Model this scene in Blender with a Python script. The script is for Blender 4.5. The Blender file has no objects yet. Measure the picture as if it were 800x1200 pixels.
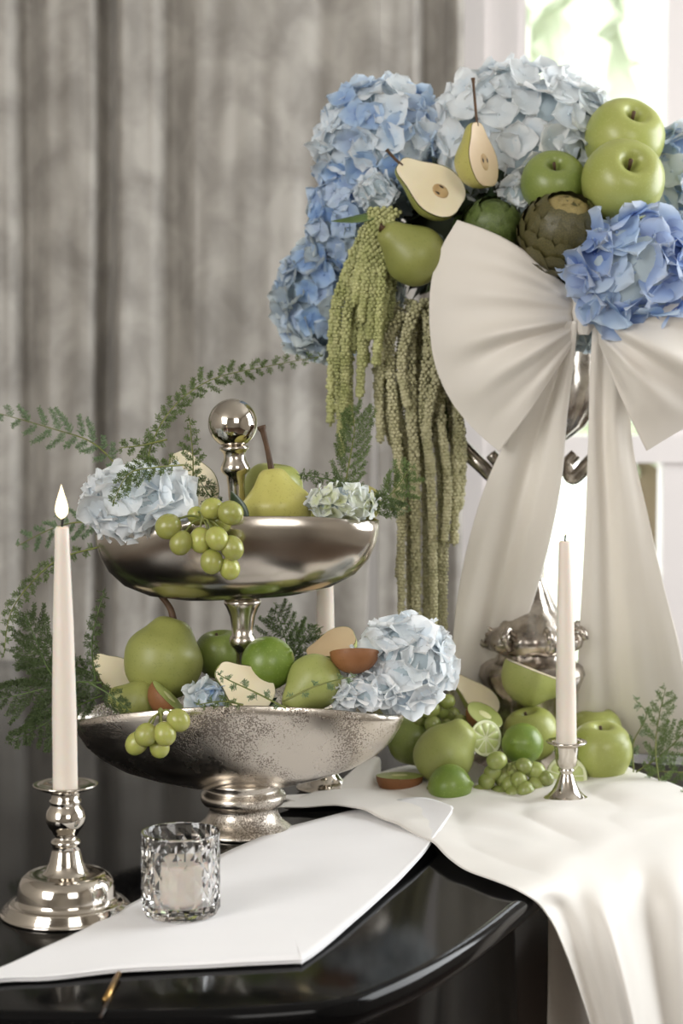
import bpy, math, random
from math import sin, cos, pi, radians, sqrt, atan2
from mathutils import Vector as V3, Matrix, noise, Quaternion

random.seed(7)
S = bpy.context.scene
COL = S.collection
# ------------------------------------------------------------------ camera
F = 2080.0                      # focal length in pixels of the 800x1200 frame
CH = 1.44                       # camera height; the piano top is z = 1.0
PITCH = math.atan((600 - 470) / F)
cam_d = bpy.data.cameras.new('camera'); cam = bpy.data.objects.new('camera', cam_d); COL.objects.link(cam)
cam.location = (0, 0, CH); cam.rotation_euler = (pi / 2 - PITCH, 0, 0)
cam_d.sensor_fit = 'VERTICAL'; cam_d.sensor_height = 36; cam_d.sensor_width = 24
cam_d.lens = F / 1200 * 36
cam_d.dof.use_dof = True; cam_d.dof.focus_distance = 1.72; cam_d.dof.aperture_fstop = 6.0
cam_d.clip_start = .05; cam_d.clip_end = 200
S.camera = cam
S.view_settings.view_transform = 'Standard'; S.view_settings.look = 'None'
S.view_settings.gamma = 1; S.view_settings.use_curve_mapping = False
S.view_settings.exposure = 0.62
# ------------------------------------------------------------------ world and lights
w = bpy.data.worlds.new('sky'); S.world = w; w.use_nodes = True
bg = w.node_tree.nodes['Background']; bg.inputs[0].default_value = (.93, .97, 1.0, 1); bg.inputs[1].default_value = 2.6

def area(name, loc, target, sx, sy, power, col=(1, 1, 1)):
    d = bpy.data.lights.new(name, 'AREA'); d.shape = 'RECTANGLE'; d.size = sx; d.size_y = sy; d.energy = power; d.color = col
    o = bpy.data.objects.new(name, d); COL.objects.link(o); o.location = loc
    o.rotation_euler = (V3(target) - V3(loc)).to_track_quat('-Z', 'Y').to_euler()
    return o
area('room_light_left', (-2.2, -.9, 2.15), (0, 1.9, 1.15), 1.5, 1.7, 52, (1, .985, .965))
area('room_light_front', (1.2, -1.6, 2.3), (.1, 2, 1.15), 1.3, 1.3, 20, (1, .97, .93))
area('added_light_right', (2.3, 2.3, 1.9), (.3, 2.0, 1.2), 1.6, 1.8, 54, (.95, .98, 1))  # added area lamp before the windowless right wall, boosts light from that side
sd = bpy.data.lights.new('sun', 'SUN'); sd.energy = 1.0; sd.angle = radians(12); so = bpy.data.objects.new('sun', sd); COL.objects.link(so)
so.rotation_euler = (radians(38), radians(10), radians(165))
SUN = so

# ------------------------------------------------------------------ placement helpers
FW = V3((0, cos(PITCH), -sin(PITCH))); UP = V3((0, sin(PITCH), cos(PITCH))); RT = V3((1, 0, 0)); C0 = V3((0, 0, CH))
def ray(px, py): return FW + RT * ((px - 400) / F) + UP * ((600 - py) / F)
def P(px, py, Y):
    r = ray(px, py); return C0 + r * (Y / r.y)
def T(px, py, z=1.0):
    r = ray(px, py); return C0 + r * ((z - CH) / r.z)
def sc(Y): return Y / F          # metres per pixel at depth Y
def D3(x, y, c=0):               # direction: x right, y up in the picture, c towards the camera
    return (RT * x + UP * y - FW * c).normalized()
def basis(z, yh=(0, -1, 0)):
    z = V3(z).normalized(); y = V3(yh); y = (y - z * y.dot(z))
    if y.length < 1e-4: y = V3((1, 0, 0)) - z * z.x
    y.normalize(); x = y.cross(z)
    return Matrix((x, y, z)).transposed().to_4x4()

# ------------------------------------------------------------------ object helpers
def mesh(name, vs, fs, mat=None, smooth=True):
    me = bpy.data.meshes.new(name); me.from_pydata([tuple(v) for v in vs], [], fs)
    if mat: me.materials.append(mat)
    if smooth: me.polygons.foreach_set('use_smooth', [True] * len(me.polygons))
    me.update(); return me
def link(name, me, parent=None, mw=None, kind=None):
    o = bpy.data.objects.new(name, me); COL.objects.link(o)
    if parent: o.parent = parent
    if mw is not None: o.matrix_local = mw
    if kind: o['kind'] = kind
    return o
def obj(name, vs, fs, mat, parent=None, smooth=True, kind=None, mw=None):
    return link(name, mesh(name, vs, fs, mat, smooth), parent, mw, kind)
def thing(name, label, cat, mw=None, group=None):
    o = link(name, None, None, mw); o['label'] = label; o['category'] = cat
    if group: o['group'] = group
    return o
def tag(o, label, cat, group=None):
    o['label'] = label; o['category'] = cat
    if group: o['group'] = group
    return o
class MB:
    def __init__(s): s.v = []; s.f = []
    def add(s, vs, fs, m=None):
        b = len(s.v); s.v += [m @ V3(v) for v in vs] if m is not None else [V3(v) for v in vs]
        s.f += [tuple(i + b for i in f) for f in fs]
    def build(s, name, mat, parent=None, smooth=True, kind=None, mw=None):
        return obj(name, s.v, s.f, mat, parent, smooth, kind, mw)

def cat(pts, n=6, closed=False):
    pts = [V3(p) for p in pts]; out = []; N = len(pts)
    rng = range(N if closed else N - 1)
    for i in rng:
        if closed: a, b, c, d = pts[i - 1], pts[i], pts[(i + 1) % N], pts[(i + 2) % N]
        else:
            b, c = pts[i], pts[i + 1]; a = pts[i - 1] if i else b * 2 - c; d = pts[i + 2] if i + 2 < N else c * 2 - b
        for k in range(n):
            t = k / n
            out.append(.5 * ((2 * b) + (c - a) * t + (2 * a - 5 * b + 4 * c - d) * t * t + (3 * b - a - 3 * c + d) * t ** 3))
    if not closed: out.append(pts[-1])
    return out
def cat1(pts, t):
    """value on a catmull curve through pts at t in 0..1"""
    n = len(pts) - 1; x = max(0, min(.99999, t)) * n; i = int(x); t = x - i
    b, c = pts[i], pts[i + 1]; a = pts[i - 1] if i else b * 2 - c; d = pts[i + 2] if i + 2 <= n else c * 2 - b
    return .5 * ((2 * b) + (c - a) * t + (2 * a - 5 * b + 4 * c - d) * t * t + (3 * b - a - 3 * c + d) * t ** 3)
def lathe(prof, seg=32, sx=1, sy=1, mod=None, a0=0, a1=2 * pi, cap=False):
    vs, fs = [], []; full = abs(a1 - a0 - 2 * pi) < 1e-6; n = seg if full else seg + 1
    for k, (r, z) in enumerate(prof):
        for i in range(n):
            a = a0 + (a1 - a0) * i / seg; p = V3((r * cos(a) * sx, r * sin(a) * sy, z))
            if mod: p = mod(p, a, k)
            vs.append(p)
    for k in range(len(prof) - 1):
        for i in range(seg):
            j = (i + 1) % n; fs.append((k * n + i, k * n + j, (k + 1) * n + j, (k + 1) * n + i))
    if cap:
        fs.append(tuple(range(n - 1, -1, -1))); fs.append(tuple((len(prof) - 1) * n + i for i in range(n)))
    return vs, fs
def sprof(pts, n=5): return [(p.x, p.y) for p in cat([(r, z, 0) for r, z in pts], n)]
def tube(pts, rad, seg=6, cap=True):
    pts = [V3(p) for p in pts]; vs, fs = [], []; N = len(pts); up = V3((.13, .27, 1)).normalized()
    for i, p in enumerate(pts):
        d = (pts[min(i + 1, N - 1)] - pts[max(i - 1, 0)])
        d = d.normalized() if d.length > 1e-9 else V3((0, 0, 1))
        a = up - d * up.dot(d)
        if a.length < 1e-3: a = d.orthogonal()
        a.normalize(); b = d.cross(a); up = a
        r = rad(i / (N - 1)) if callable(rad) else rad
        for k in range(seg):
            t = 2 * pi * k / seg; vs.append(p + a * (r * cos(t)) + b * (r * sin(t)))
    for i in range(N - 1):
        for k in range(seg):
            j = (k + 1) % seg; fs.append((i * seg + k, i * seg + j, (i + 1) * seg + j, (i + 1) * seg + k))
    if cap: fs += [tuple(range(seg - 1, -1, -1)), tuple((N - 1) * seg + k for k in range(seg))]
    return vs, fs
def box(x0, y0, z0, x1, y1, z1):
    v = [(x0, y0, z0), (x1, y0, z0), (x1, y1, z0), (x0, y1, z0), (x0, y0, z1), (x1, y0, z1), (x1, y1, z1), (x0, y1, z1)]
    return v, [(0, 3, 2, 1), (4, 5, 6, 7), (0, 1, 5, 4), (1, 2, 6, 5), (2, 3, 7, 6), (3, 0, 4, 7)]
def grid(nu, nv, fn, off=0):
    vs = [fn(i / nu, j / nv) for j in range(nv + 1) for i in range(nu + 1)]
    fs = [(j * (nu + 1) + i, j * (nu + 1) + i + 1, (j + 1) * (nu + 1) + i + 1, (j + 1) * (nu + 1) + i) for j in range(nv) for i in range(nu)]
    return vs, fs
def solid(o, t, off=0):
    m = o.modifiers.new('thickness', 'SOLIDIFY'); m.thickness = t; m.offset = off; return o
def subd(o, n=1):
    m = o.modifiers.new('subdivision', 'SUBSURF'); m.levels = n; m.render_levels = n; return o

# ------------------------------------------------------------------ materials
def lin(h):
    h = h.lstrip('#'); c = [int(h[i:i + 2], 16) / 255 for i in (0, 2, 4)]
    return tuple((x / 12.92 if x < .04045 else ((x + .055) / 1.055) ** 2.4) for x in c) + (1,)
def mat(name, col, rough=.5, metal=0, **kw):
    m = bpy.data.materials.new(name); m.use_nodes = True; nt = m.node_tree; b = nt.nodes['Principled BSDF']
    b.inputs['Base Color'].default_value = lin(col) if isinstance(col, str) else col
    b.inputs['Roughness'].default_value = rough; b.inputs['Metallic'].default_value = metal
    for k, v in kw.items(): b.inputs[k.replace('_', ' ')].default_value = v
    m['b'] = 1; return m
def N(m, t, **kw):
    n = m.node_tree.nodes.new(t)
    for k, v in kw.items(): setattr(n, k, v)
    return n
def L(m, a, b): m.node_tree.links.new(a, b)
def ramp(m, src, stops):
    r = N(m, 'ShaderNodeValToRGB'); e = r.color_ramp.elements
    while len(e) < len(stops): e.new(.5)
    for el, (p, c) in zip(e, stops): el.position = p; el.color = lin(c) if isinstance(c, str) else c
    L(m, src, r.inputs[0]); return r
def noise_n(m, scale, detail=3, coord='Object', vec_scale=None, dist=0):
    tc = N(m, 'ShaderNodeTexCoord'); n = N(m, 'ShaderNodeTexNoise'); n.inputs['Scale'].default_value = scale
    n.inputs['Detail'].default_value = detail; n.inputs['Distortion'].default_value = dist
    if vec_scale:
        mp = N(m, 'ShaderNodeMapping'); mp.inputs['Scale'].default_value = vec_scale; L(m, tc.outputs[coord], mp.inputs[0]); L(m, mp.outputs[0], n.inputs['Vector'])
    else: L(m, tc.outputs[coord], n.inputs['Vector'])
    return n
def bump(m, src, strength, dist=.002):
    b = N(m, 'ShaderNodeBump'); b.inputs['Strength'].default_value = strength; b.inputs['Distance'].default_value = dist
    L(m, src, b.inputs['Height']); L(m, b.outputs[0], BS(m).inputs['Normal']); return b
def BS(m): return m.node_tree.nodes['Principled BSDF']
def mix(m, fac, a, b, mode='MIX'):
    x = N(m, 'ShaderNodeMix', data_type='RGBA', blend_type=mode)
    for i, s in ((0, fac), (6, a), (7, b)):
        if hasattr(s, 'node'): L(m, s, x.inputs[i])
        else: x.inputs[i].default_value = s if i == 0 else (lin(s) if isinstance(s, str) else s)
    return x.outputs[2]
def translucent(m, col_src, amount):
    nt = m.node_tree; out = nt.nodes['Material Output']; t = N(m, 'ShaderNodeBsdfTranslucent'); x = N(m, 'ShaderNodeMixShader')
    x.inputs[0].default_value = amount
    if hasattr(col_src, 'node'): L(m, col_src, t.inputs[0])
    else: t.inputs[0].default_value = lin(col_src)
    L(m, BS(m).outputs[0], x.inputs[1]); L(m, t.outputs[0], x.inputs[2]); L(m, x.outputs[0], out.inputs['Surface'])

def fruit_mat(name, c1, c2, rough=.33, scale=14, speck=None, ss=.0, vary=.12, coat=.05):
    m = mat(name, c1, rough, Coat_Weight=coat, Coat_Roughness=.18)
    n = noise_n(m, scale, 3); r = ramp(m, n.outputs['Fac'], [(.32, c1), (.68, c2)]); c = r.outputs[0]
    oi = N(m, 'ShaderNodeObjectInfo'); hs = N(m, 'ShaderNodeHueSaturation')
    mr = N(m, 'ShaderNodeMapRange'); L(m, oi.outputs['Random'], mr.inputs[0]); mr.inputs[3].default_value = 1 - vary; mr.inputs[4].default_value = 1 + vary
    L(m, c, hs.inputs['Color']); L(m, mr.outputs[0], hs.inputs['Value']); c = hs.outputs[0]
    if speck:
        v = noise_n(m, 420, 2); rr = ramp(m, v.outputs['Fac'], [(.60, (0, 0, 0, 1)), (.68, (1, 1, 1, 1))])
        v2 = noise_n(m, 25, 2); r3 = ramp(m, v2.outputs['Fac'], [(.5, (0, 0, 0, 1)), (.7, (1, 1, 1, 1))])
        mu = N(m, 'ShaderNodeMath', operation='MULTIPLY_ADD'); L(m, rr.outputs[0], mu.inputs[0]); mu.inputs[1].default_value = .35
        mm = N(m, 'ShaderNodeMath', operation='MULTIPLY'); L(m, r3.outputs[0], mm.inputs[0]); mm.inputs[1].default_value = .12; L(m, mm.outputs[0], mu.inputs[2])
        c = mix(m, mu.outputs[0], c, speck)
    L(m, c, BS(m).inputs['Base Color'])
    n2 = noise_n(m, 120, 2); bump(m, n2.outputs['Fac'], .12, .001)
    if ss: BS(m).inputs['Subsurface Weight'].default_value = ss; BS(m).inputs['Subsurface Radius'].default_value = (.6, 1, .25); BS(m).inputs['Subsurface Scale'].default_value = .006
    return m
M = {}
M['apple'] = fruit_mat('green_apple_skin', '#929a4e', '#aaae66', .38, 9, '#b8bd78', coat=.1)
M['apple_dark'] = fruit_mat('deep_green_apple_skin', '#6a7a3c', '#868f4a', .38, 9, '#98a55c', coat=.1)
M['pear'] = fruit_mat('green_pear_skin', '#868b48', '#9fa05b', .46, 10, '#6d7436')
M['pear_yellow'] = fruit_mat('yellow_pear_skin', '#a8a455', '#bfb76e', .4, 9, '#8c8340')
M['pear_pale'] = fruit_mat('pale_green_pear_skin', '#989f58', '#b2b870', .44, 8, '#7d9040')
M['lime'] = fruit_mat('lime_skin', '#5f7a2a', '#879843', .38, 12, '#98ac5a', coat=.12)
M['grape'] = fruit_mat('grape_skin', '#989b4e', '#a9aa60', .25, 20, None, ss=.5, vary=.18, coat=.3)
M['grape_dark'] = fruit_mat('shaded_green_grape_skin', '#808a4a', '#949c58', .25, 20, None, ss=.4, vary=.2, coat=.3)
M['kiwi'] = fruit_mat('brown_kiwi_skin', '#754a28', '#875a34', .6, 18, '#6b4525')
M['kiwi_flesh'] = fruit_mat('kiwi_flesh', '#8d9a50', '#a9b06c', .35, 40)
M['kiwi_core'] = mat('kiwi_core', '#cfcf9b', .4)
M['flesh'] = fruit_mat('pear_flesh', '#e6d9b6', '#efe6cb', .45, 14, None, ss=.15, vary=.04)
M['flesh_tan'] = fruit_mat('browning_pear_flesh', '#cdb08a', '#dcc6a0', .5, 12, None, vary=.04)
M['core'] = fruit_mat('pear_core', '#b08f5e', '#cbb083', .6, 60)
M['seed'] = mat('dark_seed', '#2b1c10', .4)
M['lime_flesh'] = fruit_mat('lime_flesh', '#b6c47a', '#ccd596', .3, 70, ss=.2)
M['rind'] = mat('lime_pith', '#dfe3bd', .5)
M['stem'] = fruit_mat('brown_woody_stem', '#3d2a1a', '#5b4128', .7, 60)
M['stem_green'] = fruit_mat('olive_stem', '#5e6a30', '#7d7f42', .6, 60)
M['bract'] = fruit_mat('dark_olive_bract', '#3b3a20', '#57512c', .5, 30, '#8a7b4b')
M['bract_green'] = fruit_mat('green_bract', '#46562a', '#647339', .5, 30, '#2d2a18')
M['bract_tip'] = fruit_mat('straw_bract', '#7d7045', '#a0905c', .6, 60)
M['leaf'] = fruit_mat('green_leaf', '#44592c', '#5f7538', .45, 30)
M['leaf_dark'] = fruit_mat('dark_green_leaf', '#22301c', '#37472a', .45, 30)
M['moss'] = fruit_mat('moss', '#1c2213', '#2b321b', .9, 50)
M['fern'] = mat('fern_green', '#667648', .6)
M['fern_dark'] = mat('dark_fern_green', '#4d5b38', .6)
M['fern_pale'] = mat('pale_fern_green', '#74896a', .6)
for k in ('fern', 'fern_dark', 'fern_pale'): translucent(M[k], '#7c9a50', .3)
M['amar'] = fruit_mat('green_amaranth', '#9a9e66', '#bcbc88', .8, 60, vary=.12)
M['amar2'] = fruit_mat('beige_green_amaranth', '#a19e78', '#c4bf9c', .8, 60, vary=.12)

def petal_mat(name, cen, mid, edge, vary=.25, trans=.38, white='#eef3f5'):
    m = mat(name, mid, .55); a = N(m, 'ShaderNodeAttribute', attribute_name='t')
    r = ramp(m, a.outputs['Fac'], [(0, cen), (.45, mid), (1, edge)])
    oi = N(m, 'ShaderNodeObjectInfo'); mu = N(m, 'ShaderNodeMath', operation='MULTIPLY'); L(m, oi.outputs['Random'], mu.inputs[0]); mu.inputs[1].default_value = vary
    c = mix(m, mu.outputs[0], r.outputs[0], white); L(m, c, BS(m).inputs['Base Color']); translucent(m, c, trans)
    n = noise_n(m, 150, 2, vec_scale=(1, 1, 1)); bump(m, n.outputs['Fac'], .12, .001)
    return m
M['hy_blue'] = petal_mat('blue_hydrangea_petal', '#86a8d8', '#a2c2e6', '#c8dbef', .5)
M['hy_deep'] = petal_mat('deep_blue_hydrangea_petal', '#5578c0', '#9ab6e2', '#ced9ec', .25)
M['hy_grey'] = petal_mat('grey_blue_hydrangea_petal', '#93abc8', '#b0c3d6', '#d0dadf', .6, white='#dfe4dc')
M['hy_pale'] = petal_mat('pale_blue_hydrangea_petal', '#cfe0ee', '#e3edf5', '#f3f6f8', .8)
M['hy_white'] = petal_mat('icy_white_hydrangea_petal', '#dfe9f1', '#eff3f6', '#fafafa', .8)
M['hy_cream'] = petal_mat('cream_hydrangea_petal', '#c8cf8a', '#dfe3c4', '#e9ecec', .6)
M['hy_base'] = mat('flower_centre_green', '#a3b1b8', .8)

def silver(name, col, rough, r2=None, ns=0, bumps=0, bscale=60, dark=None):
    m = mat(name, col, rough, 1)
    if dark:
        n = noise_n(m, ns, 4); r = ramp(m, n.outputs['Fac'], [(.35, dark), (.62, col)]); L(m, r.outputs[0], BS(m).inputs['Base Color'])
    if r2:
        n = noise_n(m, 18, 4); mr = N(m, 'ShaderNodeMapRange'); L(m, n.outputs['Fac'], mr.inputs[0]); mr.inputs[1].default_value = .3; mr.inputs[2].default_value = .7
        mr.inputs[3].default_value = rough; mr.inputs[4].default_value = r2; L(m, mr.outputs[0], BS(m).inputs['Roughness'])
    if bumps:
        n = noise_n(m, bscale, 2); bump(m, n.outputs['Fac'], bumps, .002)
    return m
M['silver'] = silver('polished_silver', '#cfc8be', .07, .13, bumps=.04, bscale=30)
M['bowl'] = silver('cast_aluminium', '#cdc5ba', .15, .26, 10, .15, 22, '#b5ada2')
# pitted cast metal: dark pits
m = silver('pitted_cast_aluminium', '#c6beb3', .2, .34, 10, 0, 22)
n1 = noise_n(m, 620, 2); n2 = noise_n(m, 16, 3)
mu = N(m, 'ShaderNodeMath', operation='MULTIPLY'); L(m, n1.outputs['Fac'], mu.inputs[0]); L(m, n2.outputs['Fac'], mu.inputs[1])
r = ramp(m, mu.outputs[0], [(.285, (0, 0, 0, 1)), (.325, (1, 1, 1, 1))])
L(m, mix(m, r.outputs[0], '#c6beb3', '#8a8178'), BS(m).inputs['Base Color'])
inv = N(m, 'ShaderNodeMath', operation='SUBTRACT'); inv.inputs[0].default_value = 1; L(m, r.outputs[0], inv.inputs[1])
ad = N(m, 'ShaderNodeMath', operation='MULTIPLY_ADD'); n3 = noise_n(m, 45, 2); L(m, n3.outputs['Fac'], ad.inputs[0]); ad.inputs[1].default_value = .8; L(m, inv.outputs[0], ad.inputs[2])
bump(m, ad.outputs[0], .3, .0012)
M['pitted'] = m
M['urn'] = silver('tarnished_ornate_silver', '#cbc3b9', .2, .32, 40, .3, 60, '#857d75')
M['lacquer'] = mat('black_piano_lacquer', '#0b0b0c', .09, IOR=1.25)
n = noise_n(M['lacquer'], 3, 3); mr = N(M['lacquer'], 'ShaderNodeMapRange'); L(M['lacquer'], n.outputs['Fac'], mr.inputs[0]); mr.inputs[3].default_value = .05; mr.inputs[4].default_value = .16
L(M['lacquer'], mr.outputs[0], BS(M['lacquer']).inputs['Roughness'])
M['brass'] = mat('brass', '#b08d57', .3, 1)
M['wax'] = mat('ivory_wax', '#dfd6ca', .45, Subsurface_Weight=.25, Subsurface_Scale=.01)
M['wick'] = mat('black_wick', '#141210', .8)
m = mat('candle_flame', '#fff2d0', .5); BS(m).inputs['Emission Color'].default_value = (1, .80, .46, 1); BS(m).inputs['Emission Strength'].default_value = 1.5; M['flame'] = m
M['glass'] = mat('cut_glass', '#ffffff', .0, Transmission_Weight=1, IOR=1.5)
def fabric(name, c, c2, trans, rough=.6, scale=1800, b=.15, sheen=.2):
    m = mat(name, c, rough, Sheen_Weight=sheen); n = noise_n(m, 6, 3); r = ramp(m, n.outputs['Fac'], [(.3, c), (.7, c2)])
    L(m, r.outputs[0], BS(m).inputs['Base Color'])
    n2 = noise_n(m, scale, 1); bump(m, n2.outputs['Fac'], b, .0004)
    if trans: translucent(m, c, trans)
    return m
M['napkin'] = fabric('white_napkin_cotton', '#e6e5e6', '#eeedee', 0)
M['satin'] = fabric('ivory_crepe', '#ebe5dc', '#f0ebe3', .22, .5)
M['silk'] = fabric('white_silk', '#e9e5de', '#f0ece6', .12, .5)
# curtain velvet, mottled
m = mat('mottled_grey_velvet', '#a39d94', .75, Sheen_Weight=.3)
a = noise_n(m, 13, 5, vec_scale=(1, 1, .8), dist=.4); b = noise_n(m, 2.2, 2, vec_scale=(1, 1, .3))
r1 = ramp(m, a.outputs['Fac'], [(.36, '#8b867f'), (.64, '#aca79f')])
L(m, r1.outputs[0], BS(m).inputs['Base Color'])
M['curtain'] = m
M['wall'] = mat('painted_wall', '#cbc5bf', .8); M['white_paint'] = mat('white_window_paint', '#dcd6d4', .5)
M['wall_room'] = mat('warm_grey_wall', '#b9b3aa', .85); M['ceil'] = mat('ceiling_paint', '#c9c4bc', .9)
m = mat('dark_wood_floor', '#4a3b30', .4); n = noise_n(m, 5, 5, vec_scale=(1, 12, 1)); r = ramp(m, n.outputs['Fac'], [(.3, '#3b2d24'), (.7, '#5b493a')]); L(m, r.outputs[0], BS(m).inputs['Base Color']); M['floor'] = m
M['pane'] = mat('window_pane_glass', '#ffffff', .0, Transmission_Weight=1, IOR=1.02)
M['grass'] = fruit_mat('lawn', '#c0c9b0', '#d0d6c2', .9, 2); M['tree'] = fruit_mat('tree_leaf', '#c3cbb2', '#dbe0ce', .8, 3); M['bark'] = mat('bark', '#6b5b4b', .9)
M['path'] = mat('pale_stone_path', '#dcd8d0', .9)

# ------------------------------------------------------------------ the room
def struct(name, vs, fs, m, smooth=False, parent=None):
    o = obj(name, vs, fs, m, parent, smooth)
    if not parent: o['kind'] = 'structure'
    return o
WY = 3.62
struct('floor', *box(-2.7, -2.2, -.05, 2.7, WY + .12, 0), M['floor'])
struct('ceiling', *box(-2.7, -2.2, 3.0, 2.7, WY + .12, 3.1), M['ceil'])
struct('wall_left', *box(-2.75, -2.2, 0, -2.65, WY, 3), M['wall_room'])
struct('wall_right', *box(2.65, -2.2, 0, 2.75, WY, 3), M['wall_room'])
struct('wall_front', *box(-2.7, -2.3, 0, 2.7, -2.2, 3), M['wall_room'])
bw = MB()
wx0, wx1, wz0, wz1 = .255, 1.75, .45, 2.7
bw.add(*box(-2.7, WY, 0, wx0, WY + .12, 3)); bw.add(*box(wx1, WY, 0, 2.7, WY + .12, 3))
bw.add(*box(wx0, WY, 0, wx1, WY + .12, wz0)); bw.add(*box(wx0, WY, wz1, wx1, WY + .12, 3))
struct('wall_back', bw.v, bw.f, M['wall'], False)
win = link('window_1', None); win['kind'] = 'structure'
f = MB(); y0, y1 = WY - .03, WY + .06
f.add(*box(wx0 - .02, y0, wz0, wx0 + .03, y1 + .02, wz1)); f.add(*box(wx1 - .05, y0, wz0, wx1, y1, wz1))
f.add(*box(wx0, y0, wz0, wx1, y1, wz0 + .08)); f.add(*box(wx0, y0, wz1 - .06, wx1, y1, wz1))
f.add(*box(wx0 + .03, y0 + .03, wz0, wx0 + .10, y1, wz1)); f.add(*box(wx0 + .10, y0 + .045, wz0, wx0 + .118, y1, wz1))
o = f.build('window_frame', M['white_paint'], win, False)
f = MB(); f.add(*box(wx0 + .03, y0 + .01, 1.315, wx1, y1, 1.37)); o = f.build('transom', M['white_paint'], win, False)
for x in (.655, 1.13):
    f = MB(); f.add(*box(x, y0 + .02, wz0, x + .055, y1, wz1)); f.build('mullion', M['white_paint'], win, False)
xs = [wx0 + .11, .655 + .028, 1.13 + .028, wx1 - .03]
for i in range(3):
    for z0, z1 in ((wz0 + .06, 1.33), (1.36, wz1 - .04)):
        obj('pane', *box(xs[i], WY + .02, z0, xs[i + 1], WY + .024, z1), M['pane'], win, False)
obj('window_sill', *box(wx0 - .05, WY - .14, wz0 - .04, wx1 + .05, WY + .02, wz0), M['white_paint'], win, False)
struct('trim_1', *box(.195, WY - .02, 0, .225, WY + .01, 3), M['white_paint'])
# outside
struct('ground', *box(-14, WY + .5, -.3, 16, 40, -.2), M['grass'])
struct('garden_path', *box(-2, WY + .6, -.2, 7, 7.5, -.17), M['path'])
def tree(x, y, h, r, label):
    t = thing('tree', label, 'tree', Matrix.Translation((x, y, -.2)), 'trees in the garden')
    obj('trunk', *tube([(0, 0, 0), (.1, 0, h * .5), (0, .1, h * .8)], lambda s: .16 - .08 * s, 8), M['bark'], t)
    vs, fs = [], []; rr = random.Random(int(x * 10))
    for i in range(7000):
        d = V3((rr.gauss(0, 1), rr.gauss(0, 1), rr.gauss(0, 1))).normalized(); rad = rr.uniform(.55, 1) * (1 + .25 * noise.noise(d * 3 + V3((x, 0, 0))))
        p = V3((d.x * r * rad, d.y * r * rad, h * .62 + d.z * h * .42 * rad)); a = V3((rr.gauss(0, 1), rr.gauss(0, 1), rr.gauss(0, 1))).normalized() * .18
        b = a.cross(d).normalized() * .13; k = len(vs); vs += [p - a, p + b, p + a, p - b]; fs.append((k, k + 1, k + 2, k + 3))
    q, g = lathe([(sin(pi * k / 10), -cos(pi * k / 10)) for k in range(11)], 20); b0 = len(vs)
    vs += [V3((v.x * r * .85, v.y * r * .85, h * .62 + v.z * h * .36)) * (1 + .06 * noise.noise(v * 3)) for v in q]; fs += [tuple(i + b0 for i in f_) for f_ in g]
    obj('crown', vs, fs, M['tree'], t, False, 'stuff')
tree(2.0, 11.5, 6.0, 2.3, 'blurred pale green tree seen through the left window pane')
tree(7.2, 14, 6, 2.4, 'blurred pale green tree behind the right edge of the window')
tree(-2.2, 17, 6, 2.4, 'blurred green tree furthest left in the garden behind the curtain edge')

# curtains: pleat depth from control points measured on the cloth
pl = [(-60, .5), (-20, .9), (15, .6), (38, -.7), (66, .5), (110, .7), (128, -1.0), (148, .8), (180, .4), (206, -.5), (236, .6), (325, .7),
      (375, .1), (438, .6), (462, .6), (480, .4), (500, -1.0), (518, -.6), (534, .5), (545, .2)]
def pleat(px):
    for (a, u), (b, v) in zip(pl, pl[1:]):
        if a <= px <= b:
            t = (px - a) / (b - a); t = t * t * (3 - 2 * t); return u + (v - u) * t
    return 0
CY = 3.35
def curtain(name, label, p0, p1, n, top_shift=0, bot_shift=0):
    def fn(u, v):
        px = p0 + (p1 - p0) * u; z = .03 + 2.9 * v
        sw = 10 * noise.noise(V3((px * .01, z * .8, 3)))
        d = pleat(max(-60, min(545, px + sw * .5))) if px > -60 else .8 * sin(px * .11)
        x = (px - 400) * sc(CY) + (top_shift * v + bot_shift * (1 - v) ** 3) * u * sc(CY)
        return V3((x, CY - .034 * d + .006 * noise.noise(V3((px * .05, z * 3, 0))), z))
    o = obj(name, *grid(n, 40, fn), M['curtain'], None); solid(o, .004); tag(o, label, 'curtain', 'grey velvet curtains'); return o
curtain('curtain', 'wide mottled grey velvet curtain filling the left half of the background', -420, 444, 420, 0, -50)
curtain('curtain', 'narrow grey curtain panel between the dark gap and the window', 442, 541, 90, 0, 0)

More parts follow.
